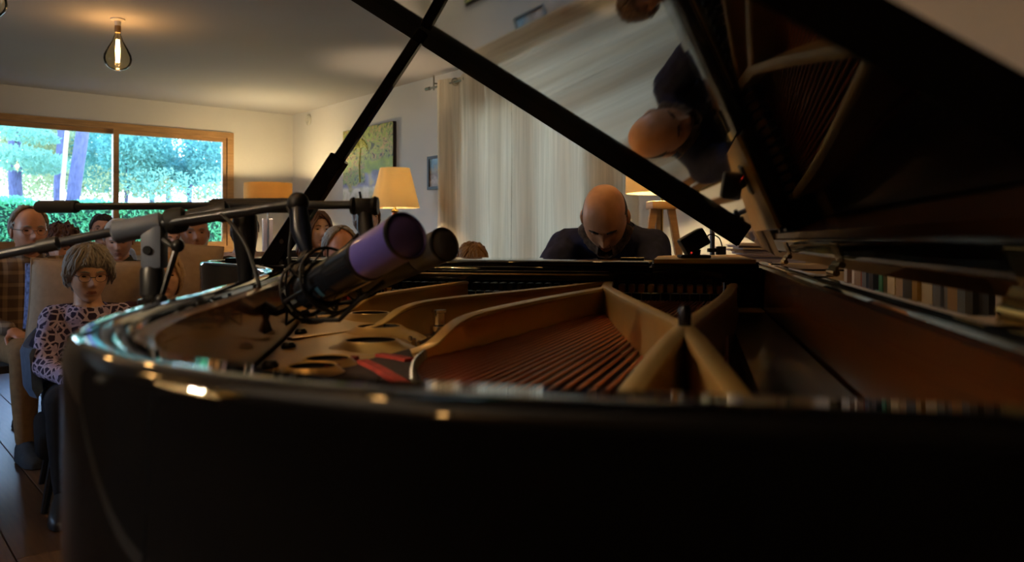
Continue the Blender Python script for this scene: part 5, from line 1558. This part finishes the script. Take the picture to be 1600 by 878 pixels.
    if glasses:
        bm = bmesh.new()
        for sx in (-1, 1):
            ring = [HM @ Vector(((sx * 0.032 + 0.023 * math.cos(a)) * hs, (-0.102 + 0.010 * (abs(sx * 0.032 + 0.023 * math.cos(a)) / 0.055) ** 2) * hs, (0.008 + 0.018 * math.sin(a)) * hs)) for a in np.linspace(0, 2 * PI, 21)]
            tube(bm, ring, 0.0009, 6, caps=False)
            tube(bm, [HM @ Vector((sx * 0.055 * hs, -0.092 * hs, 0.014 * hs)), HM @ Vector((sx * 0.080 * hs, -0.01, 0.012 * hs))], 0.0016, 6)
        tube(bm, [HM @ Vector((-0.010 * hs, -0.103 * hs, 0.012 * hs)), HM @ Vector((0.010 * hs, -0.103 * hs, 0.012 * hs))], 0.0016, 6)
        obj('glasses', bm, M_frame, root)
    # clothes
    bm = bmesh.new(); torso(bm, 0.004); arms(bm, 0.007, 0.93, 0.62 if short_sleeves else 1.0)
    # deep folds at the elbows keep the sleeves from reading as tubes
    me = remesh(bm, voxel * 1.15, 3)
    b2 = bmesh.new(); b2.from_mesh(me)
    for v in b2.verts:
        c = v.co
        wv = noise.noise(Vector((c.x * 14, c.y * 14, c.z * 9)) + Vector((seed, 0, 0))) * 0.007 + noise.noise(Vector((c.x * 35, c.y * 30, c.z * 22))) * 0.003
        v.co = c + v.normal * wv
    if open_neck:   # neckline: remove the cap above the neck base
        cut = [v for v in b2.verts if (v.co - J['neck']).dot(n_up) > -0.004 and (v.co - J['neck']).length < 0.10]
        bmesh.ops.delete(b2, geom=cut, context='VERTS')
    b2.to_mesh(me); b2.free(); link('shirt', me, shirt, root, angle=80)
    if collar:
        bm = bmesh.new(); M_ = Matrix((ax, dpt, n_up)).transposed().to_4x4(); M_.translation = J['neck'] - n_up * 0.012
        rows = []
        for k in range(25):
            a = PI * 0.07 + (2 * PI - PI * 0.14) * k / 24 - PI / 2
            cs, sn_ = math.cos(a), math.sin(a)
            dip = 0.030 * max(0, -sn_) ** 3
            r1, r2, r3 = 0.066 * s, 0.063 * s, 0.085 * s
            rows.append([bm.verts.new(M_ @ Vector((cs * r, sn_ * r - (0.012 if sn_ < -0.6 else 0), z - dip))) for r, z in ((r1, -0.01), (r2, 0.036), (r2 + 0.004, 0.038), (r3, 0.004 - 0.02 * max(0, -sn_)), (r3 - 0.004, 0.0 - 0.02 * max(0, -sn_)))])
        for i in range(24):
            for j in range(4): bm.faces.new((rows[i][j], rows[i + 1][j], rows[i + 1][j + 1], rows[i][j + 1]))
        obj('collar', bm, shirt, root, angle=60)
    if shirt_buttons:
        for t in (0.90, 0.76, 0.62, 0.48):
            c = J['pelvis'] + up * t
            bm = bmesh.new(); ball(bm, c - dpt * ((0.126 if t < 0.85 else 0.118) * s), 0.006, 8, 6, (1, 0.6, 1)); obj('button', bm, M_button, root)
    bm = bmesh.new(); legs(bm, 0.008, 0.97); roundcone(bm, J['pelvis'] - Vector((0.07, 0, 0.02)), 0.115 * s, J['pelvis'] + Vector((0.07, 0, -0.02)), 0.115 * s, 14)
    me = remesh(bm, voxel * 1.3, 3); link('trousers', me, trousers, root, angle=80)
    for k in 'lr':
        an = J['an' + k]
        bm = bmesh.new()
        base = an.copy(); base.z = 0
        for_ = [(0.058, 0.032, 0.105), (0.02, 0.044, 0.112), (-0.03, 0.046, 0.108), (-0.075, 0.049, 0.090), (-0.115, 0.050, 0.070), (-0.15, 0.046, 0.056), (-0.178, 0.030, 0.040), (-0.190, 0.014, 0.028)]
        rows = []
        for yy, w, h in for_:
            rows.append([bm.verts.new(base + Vector((w * math.cos(a), yy, max(0.004, 0.012 + (h - 0.012) * max(0, math.sin(a)) ** 0.6 if math.sin(a) > 0 else 0.002)))) for a in np.linspace(0, 2 * PI, 16, endpoint=False)])
        for i in range(len(rows) - 1): bridge(bm, rows[i], rows[i + 1])
        bm.faces.new(rows[0]); bm.faces.new(list(reversed(rows[-1])))
        obj('shoe', bm, shoes, root, angle=60)
    return root
M_button = mat('shirt_button', hx('#cfc8b8'), 0.3)

def fabric(name, c, amt=0.12):
    return mat(name, hx(c), 0.85, spec=0.2, noise_scale=40, noise_amt=amt)
def blouse_mat():
    m = bpy.data.materials.new('patterned_blouse'); m.use_nodes = True
    nt = m.node_tree; b = nt.nodes['Principled BSDF']; b.inputs['Roughness'].default_value = 0.85
    tc = nt.nodes.new('ShaderNodeTexCoord'); v = nt.nodes.new('ShaderNodeTexVoronoi'); v.inputs['Scale'].default_value = 36; v.feature = 'DISTANCE_TO_EDGE'
    nz = nt.nodes.new('ShaderNodeTexNoise'); nz.inputs['Scale'].default_value = 22; nz.inputs['Distortion'].default_value = 1.0
    r = nt.nodes.new('ShaderNodeValToRGB'); e = r.color_ramp.elements; e[0].position = 0.10; e[0].color = (*hx('#bdb2d4'), 1); e[1].position = 0.14; e[1].color = (*hx('#2c2147'), 1)
    r2 = nt.nodes.new('ShaderNodeValToRGB'); e = r2.color_ramp.elements; e[0].position = 0.58; e[0].color = (0, 0, 0, 1); e[1].position = 0.61; e[1].color = (1, 1, 1, 1)
    mx = nt.nodes.new('ShaderNodeMix'); mx.data_type = 'RGBA'; mx.inputs[7].default_value = (*hx('#a89cc6'), 1)
    L = nt.links; L.new(tc.outputs['Object'], v.inputs[0]); L.new(tc.outputs['Object'], nz.inputs[0]); L.new(v.outputs['Distance'], r.inputs[0]); L.new(nz.outputs[0], r2.inputs[0])
    L.new(r2.outputs[0], mx.inputs[0]); L.new(r.outputs[0], mx.inputs[6]); L.new(mx.outputs[2], b.inputs['Base Color'])
    return m
def plaid_mat(name, base, l1, scale):
    m = bpy.data.materials.new(name); m.use_nodes = True
    nt = m.node_tree; b = nt.nodes['Principled BSDF']; b.inputs['Roughness'].default_value = 0.85
    tc = nt.nodes.new('ShaderNodeTexCoord'); sp = nt.nodes.new('ShaderNodeSeparateXYZ'); L = nt.links; L.new(tc.outputs['Object'], sp.inputs[0])
    last = None
    for axn, sc in (('X', scale), ('Z', scale)):
        mm = nt.nodes.new('ShaderNodeMath'); mm.operation = 'MULTIPLY'; mm.inputs[1].default_value = sc; L.new(sp.outputs[axn], mm.inputs[0])
        fr = nt.nodes.new('ShaderNodeMath'); fr.operation = 'FRACT'; L.new(mm.outputs[0], fr.inputs[0])
        lt = nt.nodes.new('ShaderNodeMath'); lt.operation = 'LESS_THAN'; lt.inputs[1].default_value = 0.30; L.new(fr.outputs[0], lt.inputs[0])
        if last is None: last = lt.outputs[0]
        else:
            ad = nt.nodes.new('ShaderNodeMath'); ad.operation = 'ADD'; L.new(last, ad.inputs[0]); L.new(lt.outputs[0], ad.inputs[1]); last = ad.outputs[0]
    ml = nt.nodes.new('ShaderNodeMath'); ml.operation = 'MULTIPLY'; ml.inputs[1].default_value = 0.5; L.new(last, ml.inputs[0])
    mx = nt.nodes.new('ShaderNodeMix'); mx.data_type = 'RGBA'; mx.inputs[6].default_value = (*hx(base), 1); mx.inputs[7].default_value = (*hx(l1), 1)
    L.new(ml.outputs[0], mx.inputs[0]); L.new(mx.outputs[2], b.inputs['Base Color'])
    return m

SK_a = skin('ruddy', '#c08a70'); SK_b = skin('fair', '#cfa388'); SK_c = skin('tan', '#b07a5a'); SK_p = skin('pianist', '#dba27a', '#94503f')
H_grey = mat('hair_grey', hx('#8f8a84'), 0.6, noise_scale=40, stretch=(4, 4, 1), noise_amt=0.3)
H_white = mat('hair_white', hx('#b9b5ae'), 0.6, noise_scale=40, stretch=(4, 4, 1), noise_amt=0.2)
H_dark = mat('hair_dark', hx('#2b211d'), 0.55, noise_scale=40, stretch=(4, 4, 1), noise_amt=0.4)
H_red = mat('hair_auburn', hx('#43231b'), 0.55, noise_scale=40, noise_amt=0.4)
H_brown = mat('hair_brown', hx('#5a3a24'), 0.5, noise_scale=40, stretch=(4, 4, 1), noise_amt=0.4)
H_blond = mat('hair_blond', hx('#b0916a'), 0.5, noise_scale=40, stretch=(4, 4, 1), noise_amt=0.25)
T_dark = fabric('trousers_dark', '#22242c'); T_tan = fabric('trousers_tan', '#8a6a48'); T_blue = fabric('trousers_blue', '#2d3850'); SH_dark = mat('shoe_dark', hx('#1a1613'), 0.4)
SH_white = fabric('trainers', '#3a3d42')

def chair_things():
    """plain wooden audience chair, built once and copied"""
    c = empty('audience_chair', (0, 0, 0), 0, None, 'chair', 'audience chairs')
    bm = bmesh.new(); rbox(bm, (-0.22, -0.22, -0.04), (0.22, 0.20, 0.0), 0.012); obj('seat', bm, M_chairfab, c)
    bm = bmesh.new(); rbox(bm, (-0.20, 0.205, 0.06), (0.20, 0.235, 0.40), 0.012); obj('backrest', bm, M_chairfab, c)
    for sx in (-1, 1):
        bm = bmesh.new(); tube(bm, [(sx * 0.19, -0.19, -0.04), (sx * 0.2, -0.2, -1)], 0.014, 8); obj('leg', bm, M_ash, c)
        bm = bmesh.new(); tube(bm, [(sx * 0.185, 0.24, 0.38), (sx * 0.19, 0.205, -0.03), (sx * 0.2, 0.23, -1)], 0.014, 8); obj('leg', bm, M_ash, c)
    return c
M_chairfab = fabric('chair_fabric', '#4a4540')
proto_chair = None
def seat_under(x, y, rz, seat, label, mtl=None):
    global proto_chair
    if proto_chair is None: proto_chair = chair_things(); c = proto_chair
    else: c = copy_tree(proto_chair)
    # legs are modelled one metre long and cut to the seat height
    c.location = (x, y, seat); c.rotation_euler = (0, 0, rz); c['label'] = label
    for ch in c.children:
        if ch.name.startswith('leg'):
            ch.data = ch.data.copy()
            for v in ch.data.vertices:
                if v.co.z < -0.5: v.co.z = -seat
        if mtl and (ch.name.startswith('seat') or ch.name.startswith('backrest')):
            ch.data = ch.data.copy(); ch.data.materials[0] = mtl
    return c

def seated(px, D, rz, label, chair_label, top, seat, fwd=0.035, **kw):
    """head over pixel column px at depth D"""
    X = (px - 800) / FPX * D
    h = Vector((math.sin(rz), -math.cos(rz), 0)) * (kw.get('lean', 0.04) + fwd)
    o = Vector((X, D, 0)) - h
    p = person(label, (o.x, o.y, 0), rz, top=top, seat=seat, **kw)
    if chair_label: seat_under(o.x, o.y, rz, seat, chair_label)
    return p
AUD = 'audience listening beside the window'
seated(46, 4.15, 0.80, 'balding man with glasses in a striped tan shirt at the left end of the audience', 'audience chair under the balding man in the striped shirt', 1.215, 0.43, skin_m=SK_a, shirt=plaid_mat('striped_shirt', '#5d4a3a', '#a08a70', 16), trousers=T_tan, shoes=SH_white, hair='fringe', hair_m=H_grey, glasses=True, group=AUD, seed=1, pitch=0.10, wide=1.05)
seated(96, 5.0, 0.35, 'woman with curly dark auburn hair behind the cream armchair', 'audience chair under the auburn haired woman', 1.12, 0.38, skin_m=SK_a, shirt=fabric('black_top', '#15131a'), trousers=T_dark, shoes=SH_dark, hair='crop', hair_m=H_red, hair_thick=0.032, hair_rough=0.028, group=AUD, seed=2, s=0.96, pitch=0.30, collar=False)
seated(160, 6.3, 0.45, 'dark haired man with glasses in the back row against the window', 'audience chair under the dark haired man in the back row', 1.245, 0.43, skin_m=SK_a, shirt=fabric('white_blue_shirt', '#8b93a8'), trousers=T_dark, shoes=SH_dark, hair='short', hair_m=H_dark, glasses=True, group=AUD, seed=3, yaw=0.0)
seated(186, 4.85, 0.35, 'white haired man in an olive polo shirt behind the beige cushion', 'audience chair under the white haired man in olive', 1.165, 0.41, skin_m=SK_a, shirt=fabric('olive_polo', '#3f3a2c'), trousers=T_dark, shoes=SH_dark, hair='short', hair_m=H_white, short_sleeves=True, group=AUD, seed=4, pitch=0.35, s=0.96)
seated(268, 5.9, 0.6, 'person in a pinkish shirt half hidden behind the grey bearded man', 'audience chair behind the grey bearded man', 1.16, 0.42, skin_m=SK_a, shirt=fabric('pink_shirt', '#8d7a72'), trousers=T_dark, shoes=SH_dark, hair='short', hair_m=H_dark, group=AUD, seed=5)
seated(303, 4.6, 0.42, 'grey bearded man in a dark grey buttoned shirt', 'audience chair under the grey bearded man', 1.205, 0.43, skin_m=SK_c, shirt=fabric('charcoal_shirt', '#3b3733'), trousers=T_blue, shoes=SH_dark, hair='receding', hair_m=H_grey, hair_thick=0.006, beard=0.012, beard_m=H_white, group=AUD, seed=6, shirt_buttons=True, pitch=0.05, wide=1.05, yaw=0.1)
seated(259, 3.62, 0.40, 'blond woman peeking out low behind the clamp of the tilted boom', 'audience chair under the blond woman', 0.985, 0.32, skin_m=SK_b, shirt=fabric('dark_rose_top', '#4a2f30'), trousers=T_blue, shoes=SH_dark, hair='bob', hair_m=H_blond, group=AUD, seed=7, s=0.85, collar=False)
seated(384, 5.6, 0.5, 'dark haired person in a light pink shirt behind the fat clutch of the level boom', 'audience chair under the person in the light pink shirt', 1.215, 0.43, skin_m=SK_b, shirt=fabric('light_pink_shirt', '#b8a094'), trousers=T_dark, shoes=SH_dark, hair='short', hair_m=H_dark, group=AUD, seed=8, wide=1.05, yaw=0.3)
seated(495, 5.0, 0.45, 'smiling woman with long brown hair beside the prop stick', 'audience chair under the woman with long brown hair', 1.22, 0.43, skin_m=SK_b, shirt=fabric('dark_blue_top', '#2a2c38'), trousers=T_dark, shoes=SH_dark, hair='long', hair_m=H_brown, hair_thick=0.016, long_hair=True, group=AUD, seed=9, s=0.95, yaw=0.25, collar=False)
seated(531, 4.3, 0.5, 'bald man bending low beside the smiling woman', 'audience chair under the bald man', 1.115, 0.38, skin_m=SK_a, shirt=fabric('blue_shirt', '#4f5b78'), trousers=T_dark, shoes=SH_dark, hair='fringe', hair_m=H_grey, group=AUD, seed=10, pitch=0.45, lean=0.12)
seated(573, 5.9, 0.2, 'brown haired woman half hidden behind the microphone clip', 'audience chair under the brown haired woman', 1.33, 0.46, skin_m=SK_c, shirt=fabric('brown_top', '#4a3a34'), trousers=T_dark, shoes=SH_dark, hair='bob', hair_m=H_brown, group=AUD, seed=11, yaw=0.5, collar=False)
M_teal = fabric('teal_cushion', '#2f4a44')
seated(738, 4.45, 0.15, 'long haired brown blond woman in dark green, mirrored in the piano lid', 'audience chair under the woman in dark green', 1.02, 0.36, skin_m=SK_c, shirt=fabric('dark_green_top', '#182622'), trousers=T_dark, shoes=SH_dark, hair='bob', hair_m=mat('hair_brown_blond', hx('#7d5c36'), 0.5, noise_scale=40, stretch=(5, 5, 1), noise_amt=0.35), hair_thick=0.02, hair_rough=0.01, group=AUD, seed=12, s=0.92, pitch=0.35, collar=False)

# the woman in the armchair and her two cushions
X5 = (160 - 800) / FPX * 3.4
ac = empty('armchair', (X5, 3.40, 0), 0.55, 'blue grey tub armchair holding the woman in the patterned blouse', 'armchair')
M_tub = fabric('blue_grey_upholstery', '#5a6b86')
bm = bmesh.new()
rows = []
for k in range(25):
    a = -0.15 * PI + (1.3 * PI) * k / 24
    hh = 0.62 + 0.14 * max(0, math.sin(a)) ** 1.5
    cs, sn_ = math.cos(a), math.sin(a)
    rows.append([bm.verts.new((cs * r * 1.05, sn_ * r, z)) for r, z in ((0.255, 0.42), (0.275, 0.46), (0.285, hh - 0.02), (0.275, hh), (0.255, hh), (0.245, hh - 0.02), (0.235, 0.45))])
for i in range(24):
    for j in range(6): bm.faces.new((rows[i][j], rows[i + 1][j], rows[i + 1][j + 1], rows[i][j + 1]))
bm.faces.new(rows[0]); bm.faces.new(list(reversed(rows[-1])))
obj('backrest', bm, M_tub, ac, angle=60)
bm = bmesh.new(); rbox(bm, (-0.25, -0.28, 0.20), (0.25, 0.26, 0.31), 0.04, 3); rbox(bm, (-0.22, 0.20, 0.29), (0.22, 0.26, 0.50), 0.02, 2); obj('seat', bm, fabric('dark_seat', '#15151a'), ac)
for sx in (-1, 1):
    for sy in (-1, 1):
        bm = bmesh.new(); tube(bm, [(sx * 0.18, sy * 0.18 - 0.03, 0.21), (sx * 0.22, sy * 0.22 - 0.03, 0)], [0.02, 0.012], 8); obj('leg', bm, M_satin, ac)
def cushion(name, c, rot, w, h, t, m, label, group):
    bm = bmesh.new(); n = 14; front, back = {}, {}
    for i in range(n + 1):
        for j in range(n + 1):
            u, v = i / n * 2 - 1, j / n * 2 - 1
            k = (1 - abs(u) ** 3.0) * (1 - abs(v) ** 3.0)
            pinch = 1 - 0.05 * (1 - abs(u) ** 2) * 0 - 0.04 * (u * u * v * v) * -1
            x, z = u * w / 2 * (1 - 0.04 * (1 - v * v)), v * h / 2 * (1 - 0.04 * (1 - u * u))
            th = t / 2 * max(k, 0) ** 0.45 + 0.004
            front[i, j] = bm.verts.new((x, -th, z)); back[i, j] = bm.verts.new((x, th, z))
    for i in range(n):
        for j in range(n):
            bm.faces.new((front[i, j], front[i + 1, j], front[i + 1, j + 1], front[i, j + 1])); bm.faces.new((back[i, j], back[i, j + 1], back[i + 1, j + 1], back[i + 1, j]))
    rim = [(i, 0) for i in range(n)] + [(n, j) for j in range(n)] + [(i, n) for i in range(n, 0, -1)] + [(0, j) for j in range(n, 0, -1)]
    for a, b in zip(rim, rim[1:] + rim[:1]): bm.faces.new((front[a], back[a], back[b], front[b]))
    root = empty(name, c, 0, label, 'cushion', group); root.rotation_euler = rot
    obj('cushion_cover', bm, m, root, angle=70)
    bm = bmesh.new(); pts = [((i / n * 2 - 1) * w / 2 * (1 - 0.04 * (1 - (j / n * 2 - 1) ** 2)), 0, (j / n * 2 - 1) * h / 2 * (1 - 0.04 * (1 - (i / n * 2 - 1) ** 2))) for i, j in rim]
    tube(bm, pts + [pts[0]], 0.006, 6, caps=False); obj('piping', bm, m, root)
    return root
M_beige = fabric('beige_linen', '#a8927c', 0.08)
cp1 = W(138, 485, 3.62)
cushion('cushion', (cp1.x, 3.62, cp1.z), (-0.16, 0.04, 0.30), 0.49, 0.46, 0.15, M_beige, 'big beige piped cushion standing behind the woman in the patterned blouse', 'beige cushions')
M_lilac = mat('blue_pattern_cushion', hx('#6d7cae'), 0.85, noise_scale=45, noise_amt=0.6)
cp2 = W(70, 462, 3.72)
cushion('cushion', (cp2.x, 3.72, cp2.z), (-0.12, 0.0, 0.30), 0.16, 0.30, 0.12, M_lilac, 'blue and white patterned cushion peeping out left of the big beige one', None)
cp3 = W(286, 432, 4.0)
cushion('cushion', (cp3.x, 4.0, cp3.z - 0.04), (-0.15, 0.12, 0.40), 0.34, 0.42, 0.13, M_beige, 'beige piped cushion between the blond woman and the grey bearded man', 'beige cushions')
seated(138, 3.28, 0.45, 'grey haired woman with glasses in a violet and white patterned blouse, in front', None, 1.018, 0.31, skin_m=SK_b, shirt=blouse_mat(), trousers=T_dark, shoes=SH_dark, hair='crop', hair_m=H_grey, hair_thick=0.022, hair_rough=0.010, glasses=True, group=AUD, seed=13, s=0.92, wide=0.74, collar=False, pose=dict(ell=(-0.155, -0.10, 0.55), elr=(0.16, -0.10, 0.55), wrl=(-0.03, -0.30, 0.50), wrr=(0.07, -0.32, 0.50), knl=(-0.07, -0.40, 0.45), knr=(0.08, -0.40, 0.45), anl=(-0.07, -0.30, 0.09), anr=(0.08, -0.30, 0.09)), pitch=0.20, yaw=0.22, voxel=0.008)

# the pianist, bent over the keys
pr_ = dict(neck=(0, -0.25, 1.10), head=(0, -0.385, 1.125), bend=(0, 0.05, 0.03))
pr_.update(shl=(-0.156, -0.22, 1.03), shr=(0.148, -0.22, 1.03), ell=(-0.24, -0.46, 0.82), elr=(0.185, -0.46, 0.82), wrl=(-0.18, -0.70, 0.80), wrr=(0.15, -0.70, 0.80),
           hfl=(0.05, -1, -0.08), hfr=(-0.05, -1, -0.08), hnl=(0, 0, 1), hnr=(0, 0, 1), knl=(-0.16, -0.42, 0.545), knr=(0.16, -0.42, 0.545), anl=(-0.15, -0.36, 0.095), anr=(0.10, -0.60, 0.095))
pp_ = PM @ P(0.43, 1.05, 0)
person('bald bearded pianist in a dark navy shirt bent over the keyboard', (pp_.x, pp_.y, 0), PROT, top=1.3, seat=0.48, s=1.0, skin_m=SK_p, shirt=fabric('navy_shirt', '#2a3152', 0.2), trousers=T_dark, shoes=SH_dark,
       hair='fringe', hair_m=mat('hair_pianist', hx('#2e2620'), 0.6, noise_scale=60, noise_amt=0.3), hair_thick=0.006, hair_rough=0.003, pitch=0.95, beard=0.030, beard_m=mat('beard_pianist', hx('#6a5644'), 0.7, noise_scale=80, noise_amt=0.5), pose=pr_, voxel=0.006, shirt_buttons=True, eyes_closed=True, hscale=0.95, seed=21, brow_m=H_dark)
